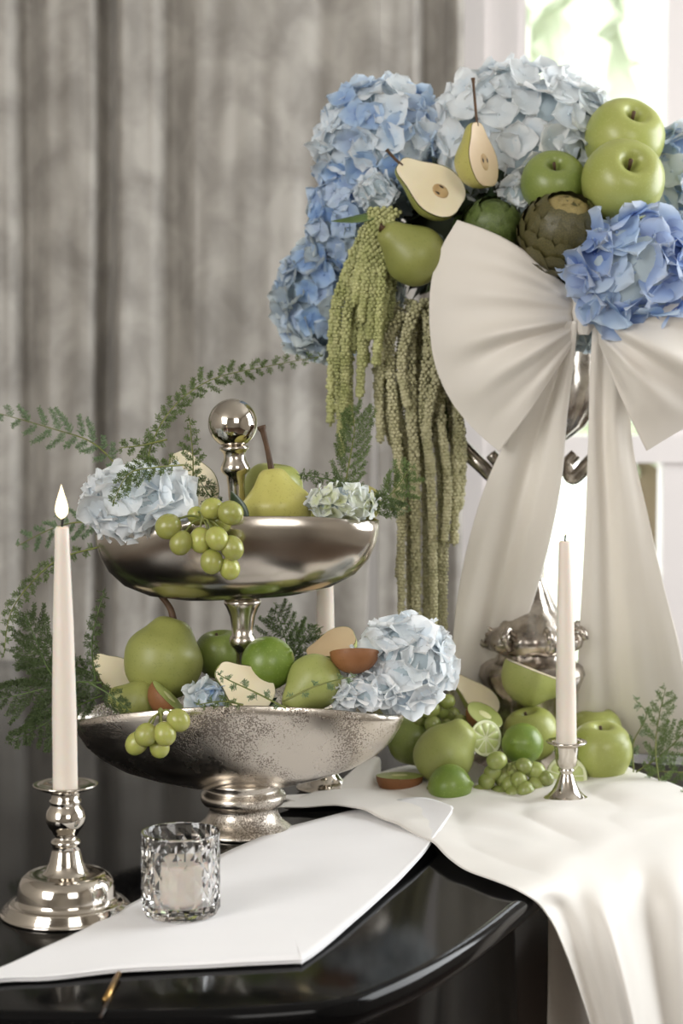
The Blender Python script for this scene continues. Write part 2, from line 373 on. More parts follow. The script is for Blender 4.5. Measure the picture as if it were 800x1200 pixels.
# ------------------------------------------------------------------ piano
edge_px = [(-420, 1185), (-150, 1186), (60, 1188), (220, 1186), (340, 1180), (410, 1171), (455, 1155), (500, 1134), (545, 1107), (580, 1082), (614, 1055), (660, 1022), (720, 990), (800, 962), (900, 940)]
edge = cat([T(x, y) for x, y in edge_px], 6)
outline = edge + [V3((.75, 2.15, 1)), V3((.75, 3.0, 1)), V3((-1.1, 3.0, 1))]
outline = [V3((p.x, p.y, 0)) for p in outline]
def inset(path, d):
    out = []; n = len(path)
    for i, p in enumerate(path):
        a = (p - path[i - 1]); b = (path[(i + 1) % n] - p)
        a = a.normalized(); b = b.normalized(); t = (a + b).normalized(); nn = V3((-t.y, t.x, 0))
        out.append(p + nn * d)
    return out
def slab(path, z0, z1, bev, seg=5):
    rings = []
    rings.append((0 + bev, z0)) if bev else rings.append((0, z0))
    if bev:
        for k in range(seg + 1): a = pi / 2 * k / seg; rings.append((bev * (1 - sin(a)) , z0 + bev * (1 - cos(a))))
        for k in range(seg + 1): a = pi / 2 * k / seg; rings.append((bev * (1 - cos(a)), z1 - bev * (1 - sin(a))))
    else: rings.append((0, z1))
    vs, fs = [], []; n = len(path)
    for d, z in rings: vs += [V3((p.x, p.y, z)) for p in inset(path, d)]
    for k in range(len(rings) - 1):
        for i in range(n): j = (i + 1) % n; fs.append((k * n + i, k * n + j, (k + 1) * n + j, (k + 1) * n + i))
    fs.append(tuple(range(n - 1, -1, -1))); fs.append(tuple((len(rings) - 1) * n + i for i in range(n)))
    return vs, fs
piano = thing('grand_piano', 'glossy black grand piano top carrying the whole display', 'piano', Matrix.Identity(4))
o = obj('lid', *slab(outline, .976, 1.0, .008), M['lacquer'], piano)
m_ = o.modifiers.new('sharp', 'EDGE_SPLIT'); m_.split_angle = radians(40)
ins = inset(outline, .03)
o = obj('case', *slab(ins, .62, .974, 0), M['lacquer'], piano); m_ = o.modifiers.new('sharp', 'EDGE_SPLIT'); m_.split_angle = radians(40)
for x, y in ((-.55, 1.6), (.35, 1.95), (-.3, 2.8)):
    obj('leg', *lathe([(.03, .0), (.04, .03), (.035, .06), (.05, .3), (.06, .62)], 20, cap=True), M['lacquer'], piano, mw=Matrix.Translation((x, y, 0)))
# brass hinge pin lying in the joint
a, b = T(123, 1172, 1.002), T(139, 1141, 1.004)
obj('hinge_pin', *tube([a, a.lerp(b, .5), b], .0022, 8), M['brass'], piano)
j0, j1 = T(118, 1192, 1.0006), T(128, 1168, 1.0006)
obj('lid_seam', *tube([j0, j1], .0012, 6), M['seed'], piano)

# ------------------------------------------------------------------ lathe objects measured in pixels
def zat(py, Y, cx=400): return P(cx, py, Y).z
def pxprof(lst, Y): return [(r * sc(Y), zat(y, Y)) for r, y in lst]
def base_pos(cx, py): p = T(cx, py); return p
def local(prof, z0): return [(r, z - z0) for r, z in prof]

def candle(name_label, x, Y, z0, z1, r0, r1, lean=0, flame=True, group='tall ivory taper candles'):
    t = thing('taper_candle', name_label, 'candle', Matrix.Translation((x, Y, z0)) @ Matrix.Rotation(lean, 4, 'Y'), group)
    h = z1 - z0
    obj('wax_body', *lathe([(0, 0), (r0, 0), (r0, .002), (r0 * .98, h * .3), ((r0 + r1) * .52, h * .65), (r1 * 1.02, h * .93), (r1 * .98, h * .99), (r1 * .8, h), (0, h - .001)], 28), M['wax'], t)
    obj('wick', *tube([(0, 0, h - .003), (.0005, 0, h + .004), (.0012, 0, h + .0085)], .0011, 6), M['wick'], t)
    if flame:
        s = 1
        obj('flame', *lathe(sprof([(0, h + .006), (.0042, h + .0095), (.0056, h + .0145), (.0045, h + .021), (.002, h + .029), (0, h + .036)], 4), 16), M['flame'], t)
    return t
# left candlestick
bL = base_pos(78, 1070); YL = bL.y; xL = bL.x
prof = [(0, 1070), (77, 1070), (78.5, 1068), (78, 1066), (73.5, 1065), (75.5, 1062.5), (70.5, 1062), (72.5, 1059.5), (67.5, 1059), (69.5, 1056.5), (64, 1055.5), (59, 1054), (58, 1048), (57.5, 1040), (55.5, 1032), (52, 1027), (49, 1025), (45, 1022.5), (38, 1023.5), (28, 1022.5),
        (24, 1019), (20, 1008), (17, 996), (15.5, 990), (17.5, 988.5), (18, 986), (16, 983.5), (13, 982), (12.5, 979), (15, 977), (16, 974), (20, 969), (23.5, 962), (24, 957), (22, 949), (18, 944), (17, 942), (19, 940), (19, 937), (16.5, 935.5), (17, 929), (21, 926.5),
        (30, 924), (38, 920), (38.5, 918.5), (37, 918), (30, 921), (19, 924.5), (15.3, 925), (15, 930), (0, 930)]
t = thing('candlestick', 'large polished silver candlestick on the bare black piano at far left', 'candlestick', Matrix.Translation((xL, YL, 1)), 'silver candlesticks')
pr = local(pxprof(prof, YL), 1.0)
ps = [k for k, (r, y) in enumerate(prof) if y > 1022 and r > 30]
def piece(pr, a, b): return pr[a:b + 1]
ib, ic = 19, 40
obj('base', *lathe(piece(pr, 0, ib), 72), M['silver'], t)
obj('stem', *lathe(piece(pr, ib, ic), 48), M['silver'], t)
obj('drip_dish', *lathe(piece(pr, ic, len(pr) - 1), 48), M['silver'], t)
candle('lit ivory taper candle with glowing flame, in the left foreground candlestick', xL, YL, pr[-1][1] + 1.0001, zat(617, YL), 14.7 * sc(YL), 8.5 * sc(YL), radians(-.2))
# small candlesticks
def small_stick(cx, by, label, clabel, lean, topy, show_flame=True, s=1.0):
    b = base_pos(cx, by); Y = b.y
    pf = [(0, 0), (34, 0), (35, -2), (33, -4), (27, -6), (22, -9), (17, -14), (13.5, -20), (10.5, -27), (8.5, -33), (7, -36), (9.5, -37.5), (9.5, -39.5), (8, -41), (11.5, -44), (13, -50), (13.8, -58), (14.5, -66), (17, -68), (23.5, -70), (24.5, -71.5), (23.5, -72.8), (16, -71), (12.8, -69.5), (12.5, -55), (0, -55)]
    pr = local(pxprof([(r * s, by + y * s) for r, y in pf], Y), 1.0); pr = [(r, z) for r, z in pr]
    t = thing('candlestick', label, 'candlestick', Matrix.Translation((b.x, Y, 1.004)), 'silver candlesticks')
    obj('base', *lathe(piece(pr, 0, 9), 48), M['silver'], t); obj('stem', *lathe(piece(pr, 9, 17), 32), M['silver'], t); obj('candle_cup', *lathe(piece(pr, 17, len(pr) - 1), 32), M['silver'], t)
    candle(clabel, b.x, Y, 1.0045 + pr[-1][1], zat(topy, Y), 12.2 * sc(Y), 7.5 * sc(Y), radians(lean), show_flame)
small_stick(663, 945, 'small silver candlestick on the white cloth in front of the lime half', 'ivory taper candle with black wick in front of the bow tails', -.9, 634)
small_stick(381, 928, 'small silver candlestick mostly hidden behind the tiered stand foot', 'ivory taper candle rising behind the two silver bowls', 0, 612)

# ------------------------------------------------------------------ tiered stand
bS = base_pos(285, 974); YS = bS.y; SS = sc(YS)
stand = thing('tiered_bowl_stand', 'two-tier cast silver bowl stand with ball finial holding fruit and flowers', 'fruit stand', Matrix.Translation((bS.x, YS, 1)))
def sp(lst): return local(pxprof(lst, YS), 1.0)
obj('foot', *lathe(sp([(0, 974), (58, 974), (60, 972), (58, 969), (52, 965), (46, 960), (42, 953), (40, 947), (41, 943), (47, 941), (50, 937), (51, 932), (49, 928), (45, 925), (44, 921), (46, 918), (46, 914), (0, 914)]), 56), M['pitted'], stand)
def bowl(profpx, cx, ysq, rise, tilt, name, m, wall=4):
    pr = sp(profpx); n = len(pr); inner = [(max(0, r - wall * SS), z + wall * SS * (0.2 if k < n - 3 else 0)) for k, (r, z) in enumerate(pr)][::-1]
    inner[0] = (pr[-1][0] - wall * SS * .9, pr[-1][1]); full = pr + [(pr[-1][0] - wall * .4 * SS, pr[-1][1] + .0008)] + inner
    zr = pr[-1][1]; zb = pr[0][1]
    def mod(p, a, k):
        w_ = max(0, (p.z - zb) / (zr - zb)); q = V3(p); q.z += rise * w_ * sin(a) ** 2
        q.z += .0012 * noise.noise(V3((cos(a) * 2, sin(a) * 2, 5))) * w_; return q
    mw = Matrix.Translation(((cx - 285) * SS, 0, 0)) @ Matrix.Translation((0, 0, zb)) @ Matrix.Rotation(tilt, 4, 'Y') @ Matrix.Translation((0, 0, -zb))
    return obj(name, *lathe(full, 96, 1, ysq, mod), m, stand, mw=mw)
bowl([(0, 926), (30, 925), (60, 921), (100, 912), (135, 901), (163, 886), (180, 871), (190, 856), (195, 846), (197, 838)], 281, .52, .024, radians(-.9), 'lower_bowl', M['pitted'])
stem1 = sp([(0, 925), (12, 921), (8, 905), (7.5, 800), (8, 765), (11, 760), (15, 756), (16.5, 751), (15, 746), (12.5, 743), (13, 735), (15, 722), (19, 712), (22, 707), (22, 703), (18, 700), (0, 700)])
obj('lower_stem', *lathe(stem1, 36), M['bowl'], stand)
pivot = stem1[-1][1]
up = Matrix.Translation((0, 0, pivot)) @ Matrix.Rotation(radians(-3.0), 4, 'Y') @ Matrix.Translation((0, 0, -pivot))
o = bowl([(0, 702), (25, 701), (70, 699), (108, 692), (136, 679), (153, 662), (162, 645), (166, 630), (167, 618)], 283, .55, .015, radians(-2.9), 'upper_bowl', M['bowl'])
obj('finial_stem', *lathe(sp([(0, 701), (12, 699), (9, 690), (9, 610), (9.5, 600), (10, 570), (11, 557), (16, 553), (17.5, 549), (16, 544), (13, 538), (12.5, 532), (15, 528), (17.5, 526), (17, 523), (12, 522)]), 32), M['bowl'], stand, mw=up)
zc = sp([(0, 496)])[0][1]; rb = 29 * SS
obj('ball_finial', *lathe([(rb * sin(pi * k / 24), zc - rb * cos(pi * k / 24)) for k in range(25)], 48), M['silver'], stand, mw=up)

# ------------------------------------------------------------------ fruit builders (origin in the body centre, +z towards the stem)
def apple_shape(R, seg=36):
    pr = sprof([(0, -.70), (.12, -.74), (.30, -.88), (.55, -.85), (.80, -.62), (.97, -.2), (1.0, .12), (.90, .50), (.68, .76), (.42, .85), (.24, .74), (.12, .5), (0, .38)], 4)
    def mod(p, a, k):
        w_ = max(0, -p.z / R); q = V3(p); q.xy = q.xy * (1 + .035 * w_ * cos(5 * a)); q.z += .02 * R * cos(5 * a) * max(0, -p.z / R); return q
    return lathe([(r * R, z * R) for r, z in pr], seg, mod=mod)
def apple(label, px, py, Y, rpx, axis, m='apple', group='green apples', stem=True, calyx=True):
    R = rpx * sc(Y); t = thing('apple', label, 'apple', Matrix.Translation(P(px, py, Y)) @ basis(axis), group)
    obj('skin', *apple_shape(R), M[m], t)
    obj('stem', *tube([(0, 0, .38 * R), (.02 * R, 0, .6 * R), (.07 * R, 0, .84 * R)], lambda s: R * (.035 + .02 * s), 6), M['stem'], t)
    b = MB()
    for i in range(5):
        a = 2 * pi * i / 5; c, s = cos(a), sin(a); u = V3((c, s, 0)) * R; v = V3((-s, c, 0)) * R
        b.add([u * .02 - v * .05 + V3((0, 0, -.70 * R)), u * .02 + v * .05 + V3((0, 0, -.70 * R)), u * .13 + V3((0, 0, -.84 * R)), u * .09 + V3((0, 0, -.76 * R))], [(0, 1, 2), (0, 2, 3), (1, 3, 2)])
    b.build('calyx', M['stem'], t)
    return t
PEAR = [(0, -.90), (.12, -.93), (.30, -.96), (.62, -.84), (.88, -.55), (1.0, -.12), (.96, .25), (.80, .60), (.62, .92), (.50, 1.2), (.40, 1.42), (.26, 1.55), (.10, 1.57), (0, 1.52)]
def pear_pts(R, k=1.0, waist=1.0): return [(r * R * (1 + (waist - 1) * max(0, min(1, z / .9)) ** 2 * (3 - 2 * max(0, min(1, z / .9)))), (z if z < 0 else z * k) * R) for r, z in sprof(PEAR, 3)]
def pear(label, px, py, Y, rpx, axis, m='pear', k=1.0, waist=1.0, stem=(.25, .7), group='whole pears', stem_r=.05, bend=.15):
    R = rpx * sc(Y); t = thing('pear', label, 'pear', Matrix.Translation(P(px, py, Y)) @ basis(axis), group)
    def mod(p, a, kk):
        q = V3(p); z = p.z / R; s = 1 + .03 * noise.noise(V3((cos(a), sin(a), z + px))); q.xy = q.xy * s
        if z > 0: q.x += bend * R * z * z * .35
        return q
    obj('skin', *lathe(pear_pts(R, k, waist), 32, mod=mod), M[m], t)
    top = 1.52 * k; bx = bend * top * top * .35
    if stem:
        sx, sl = stem
        obj('stem', *tube(cat([(bx * R, 0, (top - .06) * R), ((bx + sx * .2) * R, 0, (top + sl * .35) * R), ((bx + sx * .6) * R, .02 * R, (top + sl * .75) * R), ((bx + sx) * R, 0, (top + sl) * R)], 4), lambda s: R * stem_r * (1 + .1 * abs(s - .5) * 6 + (.5 if s > .9 else 0)), 8), M['stem'], t)
    b = MB(); b.add(*lathe([(0, -.905 * R), (.07 * R, -.93 * R), (.11 * R, -.965 * R), (.06 * R, -.95 * R), (0, -.93 * R)], 10)); b.build('calyx', M['stem'], t)
    return t
def half(name, label, catg, px, py, Y, rpx, axis, face, prof, skin, flesh, group, core=None, corem=None, seeds=0, stem=None, k=1.0):
    """one half of a lathe body, cut face towards +y of its own frame"""
    R = rpx * sc(Y); t = thing(name, label, catg, Matrix.Translation(P(px, py, Y)) @ basis(axis, face), group)
    pr = [(r * R, (z if z < 0 else z * k) * R) for r, z in prof]
    obj('skin', *lathe(pr, 22, a0=pi, a1=2 * pi), M[skin], t)
    # cut face, slightly domed inset from the skin
    vs, fs = [], []; n = len(pr); cols = 9
    for r, z in pr:
        for i in range(cols): s = -1 + 2 * i / (cols - 1); vs.append(V3((s * r * .965, .035 * R * sqrt(max(0, 1 - s * s * .92)) - .0 * R, z * .985)))
    for a in range(n - 1):
        for i in range(cols - 1): fs.append((a * cols + i, a * cols + i + 1, (a + 1) * cols + i + 1, (a + 1) * cols + i))
    obj('cut_face', vs, fs, M[flesh], t)
    if core:
        cr, cz, cl = core; b = MB()
        b.add(*lathe([(cr * R * sin(pi * j / 8), (cz + cl * -cos(pi * j / 8)) * R) for j in range(9)], 14, 1, .16)); o = b.build('core', M[corem or 'core'], t, mw=Matrix.Translation((0, .03 * R, 0)))
        for q in range(seeds):
            s = -1 if q % 2 else 1
            obj('seed', *lathe([(0, -.1 * R), (.045 * R, -.04 * R), (.04 * R, .03 * R), (0, .11 * R)], 8, 1, .6), M['seed'], t, mw=Matrix.Translation((s * cr * .55 * R, .06 * R, (cz + .05) * R)))
    if stem:
        sx, sl = stem; top = prof[-1][1] * k
        obj('stem', *tube(cat([(0, 0, (top - .1) * R), (sx * .25 * R, .03 * R, (top + sl * .4) * R), (sx * R, .03 * R, (top + sl) * R)], 5), lambda s: R * (.05 + (.03 if s > .9 else 0)), 8), M['stem'], t)
    return t
PP = sprof(PEAR, 3)
EL = [(sin(pi * j / 16), -1.12 * cos(pi * j / 16)) for j in range(17)]
def pear_half(label, px, py, Y, r, axis, face, skin='pear', flesh='flesh', stem=(.2, .6), k=1.0, seeds=2):
    return half('pear_half', label, 'pear half', px, py, Y, r, axis, face, PP, skin, flesh, 'cut pear halves', (.26, -.12, .3) if seeds else None, 'core', seeds, stem, k)
def kiwi_half(label, px, py, Y, r, axis, face):
    return half('kiwi_half', label, 'kiwi half', px, py, Y, r, axis, face, EL, 'kiwi', 'kiwi_flesh', 'brown-skinned kiwi halves', (.28, 0, .4), 'kiwi_core')
def lime(label, px, py, Y, rpx, axis, group='whole limes'):
    R = rpx * sc(Y); t = thing('lime', label, 'lime', Matrix.Translation(P(px, py, Y)) @ basis(axis), group)
    pr = sprof([(0, -1.12), (.10, -1.10), (.22, -1.02), (.55, -.84), (.86, -.5), (1, 0), (.86, .5), (.55, .84), (.2, 1.04), (.11, 1.13), (.06, 1.17), (0, 1.17)], 4)
    obj('peel', *lathe([(r * R, z * R * .98) for r, z in pr], 32), M['lime'], t)
    obj('stem_scar', *lathe([(0, -1.09 * R), (.08 * R, -1.1 * R), (.07 * R, -1.125 * R), (0, -1.13 * R)], 8), M['stem_green'], t)
    return t
def lime_half(label, px, py, Y, rpx, axis):
    """axis = normal of the cut face"""
    R = rpx * sc(Y); t = thing('lime_half', label, 'lime half', Matrix.Translation(P(px, py, Y)) @ basis(axis), 'cut lime halves')
    obj('peel', *lathe([(0, -.72 * R), (.3 * R, -.68 * R), (.7 * R, -.5 * R), (.93 * R, -.2 * R), (R, 0), (.96 * R, .012 * R)], 36), M['lime'], t)
    obj('pith', *lathe([(.97 * R, .01 * R), (.93 * R, .02 * R), (.84 * R, .0), (0, .0)], 36), M['rind'], t)
    for i in range(9):
        a0, a1 = 2 * pi * (i + .06) / 9, 2 * pi * (i + .94) / 9; am = (a0 + a1) / 2; vs = []; n = 6
        c = V3((cos(am), sin(am), 0)) * .1 * R; ring = [c]
        for k in range(n): a = a0 + (a1 - a0) * k / (n - 1); rr = .84 * R - .05 * R * abs(2 * k / (n - 1) - 1) ** 2; ring.append(V3((cos(a) * rr, sin(a) * rr, 0)))
        cen = sum(ring, V3()) / len(ring); vs = ring + [cen.lerp(p, .85) + V3((0, 0, .035 * R)) for p in ring]; q = len(ring)
        fs = [(k, (k + 1) % q, q + (k + 1) % q, q + k) for k in range(q)] + [tuple(range(q, 2 * q))]
        obj('segment', vs, fs, M['lime_flesh'], t)
    return t
GM = {}
def grape_mesh(m):
    if m not in GM: GM[m] = mesh('grape', *lathe([(sin(pi * k / 12), -1.08 * cos(pi * k / 12)) for k in range(13)], 20), M[m])
    return GM[m]
def grape_bunch(label, lst, Y, hub, m='grape', dY=.012):
    """lst: (px,py,rpx[,dy])"""
    rr = random.Random(len(lst) + int(lst[0][0])); o0 = P(hub[0], hub[1], Y)
    t = thing('grape_bunch', label, 'grapes', Matrix.Translation(o0), 'bunches of green grapes'); st = MB()
    for g in lst:
        px, py, r = g[:3]; dy = g[3] if len(g) > 3 else rr.uniform(-dY, dY); R = r * sc(Y); p = P(px, py, Y + dy) - o0
        d = (p.normalized() + V3((rr.uniform(-.3, .3), rr.uniform(-.3, .3), -.6))).normalized()
        link('grape', grape_mesh(m), t, Matrix.Translation(p) @ basis(-d) @ Matrix.Diagonal((R, R, R * rr.uniform(.98, 1.1), 1)))
        e = p - d * R; mid = V3((e.x * .5, e.y * .5, e.z * .4 + .003)); st.add(*tube(cat([(0, 0, 0), mid, e], 4), lambda s: .0011 + .0006 * (s > .9), 5))
    hubm = lathe([(0, -.004), (.003, -.002), (.0025, .004), (0, .006)], 8); st.add(*hubm)
    st.build('stalk', M['stem_green'], t); return t

# ------------------------------------------------------------------ hydrangeas
def petal(b, tt, ang, L_, W, cup, rr):
    nu, nv = 5, 5; base = len(b.v); ph = rr.uniform(0, 6); tw = rr.uniform(-.25, .25)
    ca, sa = cos(ang), sin(ang)
    for j in range(nv + 1):
        v = j / nv; wd = W * (sin(pi * min(1, v * .92 + .08) ** .75) ** .62) * (1 if v < .98 else .6) + .02 * L_
        for i in range(nu + 1):
            u = 2 * i / nu - 1; x = v * L_ * (1 - .10 * u * u * v); y = u * wd
            z = cup * L_ * v * v + .16 * L_ * u * u * v * (1 if cup > 0 else -.6) + .05 * L_ * sin(u * 4 + ph) * v + .06 * L_ * sin(v * 6 + ph) * abs(u) + tw * y * v
            b.v.append(V3((x * ca - y * sa, x * sa + y * ca, z))); tt.append(min(1, max(v, 0) * .8 + .35 * abs(u) * v))
    for j in range(nv):
        for i in range(nu): k = base + j * (nu + 1) + i; b.f.append((k, k + 1, k + nu + 2, k + nu + 1))
def floret_mesh(seed, m):
    rr = random.Random(seed); b = MB(); tt = []
    n = 4 if rr.random() < .85 else 5
    for i in range(n):
        petal(b, tt, 2 * pi * i / n + rr.uniform(-.15, .15), rr.uniform(.92, 1.12), rr.uniform(.50, .64), rr.uniform(-.05, .32), rr)
        for k in range(36): b.v[-1 - k].z += .03 * (i % 2)
    k0 = len(b.v); b.add(*lathe([(0, -.05), (.07, 0), (.075, .06), (0, .12)], 8)); tt += [.0] * (len(b.v) - k0)
    b.add(*tube([(0, 0, -.6), (0, 0, 0)], .03, 4)); tt += [.2] * (len(b.v) - len(tt))
    me = mesh('floret', b.v, b.f, m); a = me.attributes.new('t', 'FLOAT', 'POINT'); a.data.foreach_set('value', tt); return me
FM = {}
def hydrangea(label, px, py, Y, rx, ry, rd, n, m, fr=20, axis=None, seed=1, group='hydrangea heads', back=-.35, mixm=None, flat=0.0):
    """rx, ry, rd: half sizes in px (width, height, depth)"""
    c = P(px, py, Y); s = sc(Y); rr = random.Random(seed)
    t = thing('hydrangea_head', label, 'hydrangea', Matrix.Translation(c), group)
    R = [rx * s, rd * s, ry * s]; fs_ = fr * s
    vs, fcs = lathe([(sin(pi * k / 14), -cos(pi * k / 14)) for k in range(15)], 24)
    q = [V3((v.x * R[0], v.y * R[1], v.z * R[2])) * (.74 + .05 * noise.noise(v * 4)) for v in vs]
    obj('flower_base', q, fcs, M['hy_base'], t)
    for mm in [m] + ([mixm] if mixm else []):
        if mm not in FM: FM[mm] = [floret_mesh(k * 7 + len(FM) * 100, M[mm]) for k in range(7)]
    for i in range(n):
        z = 1 - 2 * (i + .5) / n; a = i * 2.39996 + seed; h = sqrt(1 - z * z)
        d = V3((h * cos(a), h * sin(a), z)) + V3((rr.gauss(0, 1), rr.gauss(0, 1), rr.gauss(0, 1))) * .07; d.normalize()
        if -d.y < back: continue
        p = V3((d.x * (R[0] - fs_ * .55), d.y * (R[1] - fs_ * .55), d.z * (R[2] - fs_ * .55))); p *= rr.uniform(.93, 1.1)
        nrm = V3((d.x / R[0], d.y / R[1], d.z / R[2])).normalized() + V3((rr.gauss(0, 1), rr.gauss(0, 1), rr.gauss(0, 1))) * .27
        mm = mixm if (mixm and rr.random() < .3) else m
        mw = Matrix.Translation(p) @ basis(nrm) @ Matrix.Rotation(rr.uniform(0, pi), 4, 'Z') @ Matrix.Scale(fs_ * rr.uniform(.85, 1.15), 4)
        link('floret', rr.choice(FM[mm]), t, mw)
    return t

# ------------------------------------------------------------------ fern sprigs
def fern(label, pts, spread, m='fern', dens=1.0, droop=.1, seed=1, plane=(0, -1, 0), bare=.05, needle=3.6, group='asparagus fern sprigs', thick=1.0):
    """pts: (px,py,Y); spread in px of the longest side branch"""
    rr = random.Random(seed); W = [P(*p) for p in pts]; o0 = W[0]; W = [p - o0 for p in W]
    crv = cat(W, 10); Ym = sum(p[2] for p in pts) / len(pts); s = sc(Ym)
    t = thing('asparagus_fern', label, 'fern sprig', Matrix.Translation(o0), group)
    Lt = sum((crv[i + 1] - crv[i]).length for i in range(len(crv) - 1)); b = MB()
    obj('stem', *tube(crv, lambda q: (.0011 - .0007 * q) * thick, 5), M['stem_green'] if m != 'fern_dark' else M['leaf'], t)
    step = .0065 / dens; nb = max(4, int(Lt / step)); nd = needle * s; pn = V3(plane).normalized()
    def needle_q(p, d, l):
        a = d.cross(V3((rr.gauss(0, 1), rr.gauss(0, 1), rr.gauss(0, 1))));
        if a.length < 1e-5: return
        a = a.normalized() * (.00055 * thick); b.add([p - a, p + a, p + d * l + a * .3, p + d * l - a * .3], [(0, 1, 2, 3)])
    for i in range(nb):
        q = (i + .5) / nb
        if q < bare: continue
        x = q * (len(crv) - 1); k = int(x); p = crv[k].lerp(crv[min(k + 1, len(crv) - 1)], x - k); tg = (crv[min(k + 1, len(crv) - 1)] - crv[max(k - 1, 0)]).normalized()
        side = tg.cross(pn).normalized() * (1 if i % 2 else -1)
        sl = spread * s * (sin(pi * min(1, (q - bare) / (1 - bare) * .85 + .15)) ** .8) * rr.uniform(.55, 1.1)
        d = (side * rr.uniform(.7, 1) + tg * rr.uniform(.5, .9) + pn * rr.uniform(-.45, .45)).normalized()
        n2 = max(2, int(sl / (nd * .42))); pp = V3(p); dd = V3(d); prev = V3(p)
        for j in range(n2):
            dd = (dd + V3((0, 0, -droop * .12)) + tg * .03).normalized(); pp = prev + dd * (sl / n2); needle_q(prev, (pp - prev).normalized(), (pp - prev).length)
            for e in range(2):
                sd_ = (dd.cross(pn) * (1 if e else -1) + dd * rr.uniform(.6, 1.2) + pn * rr.uniform(-.4, .4)).normalized(); tl = nd * rr.uniform(.9, 2.0) * (1 - .55 * j / n2)
                needle_q(pp, sd_, tl)
                for g in range(4):
                    nn = (sd_ * .8 + V3((rr.gauss(0, 1), rr.gauss(0, .7), rr.gauss(0, 1))).normalized()).normalized()
                    needle_q(pp + sd_ * tl * (g + .5) / 4, nn, nd * rr.uniform(.5, 1.0) * (1 - .4 * j / n2))
            prev = pp
    b.build('foliage', M[m], t, False, 'stuff')
    return t

# ------------------------------------------------------------------ amaranth tassels
ico = None
def icos():
    g = (1 + 5 ** .5) / 2; v = [(-1, g, 0), (1, g, 0), (-1, -g, 0), (1, -g, 0), (0, -1, g), (0, 1, g), (0, -1, -g), (0, 1, -g), (g, 0, -1), (g, 0, 1), (-g, 0, -1), (-g, 0, 1)]
    f = [(0, 11, 5), (0, 5, 1), (0, 1, 7), (0, 7, 10), (0, 10, 11), (1, 5, 9), (5, 11, 4), (11, 10, 2), (10, 7, 6), (7, 1, 8), (3, 9, 4), (3, 4, 2), (3, 2, 6), (3, 6, 8), (3, 8, 9), (4, 9, 5), (2, 4, 11), (6, 2, 10), (8, 6, 7), (9, 8, 1)]
    return [V3(p).normalized() for p in v], f
IV, IF = icos()
def amaranth(label, ropes, Y, m, seed=3, name_pt=None):
    rr = random.Random(seed); o0 = P(name_pt[0], name_pt[1], Y); t = thing('hanging_amaranth', label, 'amaranth', Matrix.Translation(o0), 'trailing amaranth bunches')
    for rp in ropes:
        pts, r = rp[0], rp[1]; dy = rp[2] if len(rp) > 2 else 0
        crv = cat([P(x, y, Y + dy + rr.uniform(-.004, .004)) - o0 for x, y in pts], 8); b = MB(); s = sc(Y); R0 = r * s
        ln = [0]
        for i in range(len(crv) - 1): ln.append(ln[-1] + (crv[i + 1] - crv[i]).length)
        Lt = ln[-1]; step = 4.0 * s; n = int(Lt / step); k = 0
        b.add(*tube(crv, lambda q: R0 * .42 * (1 - .45 * q), 6))
        for i in range(n):
            l = i * step
            while k < len(ln) - 2 and ln[k + 1] < l: k += 1
            f_ = (l - ln[k]) / max(1e-9, ln[k + 1] - ln[k]); p = crv[k].lerp(crv[k + 1], f_); tg = (crv[k + 1] - crv[k]).normalized()
            a = tg.cross(V3((0, 1, 0))).normalized(); c = tg.cross(a); q = l / Lt
            swell = (1 - .5 * q) * (.85 + .3 * abs(sin(l / s * .22 + dy * 900)))
            for j in range(5):
                th = 2 * pi * (j + .5 * (i % 2)) / 5 + rr.uniform(-.2, .2); rad = R0 * .74 * swell * rr.uniform(.85, 1.25); cs = (R0 * .42 + .0003) * rr.uniform(.75, 1.15)
                cp = p + a * (cos(th) * rad) + c * (sin(th) * rad); b.add([cp + v * cs for v in IV], IF)
        b.build('tassel', M[m], t, True)
    return t

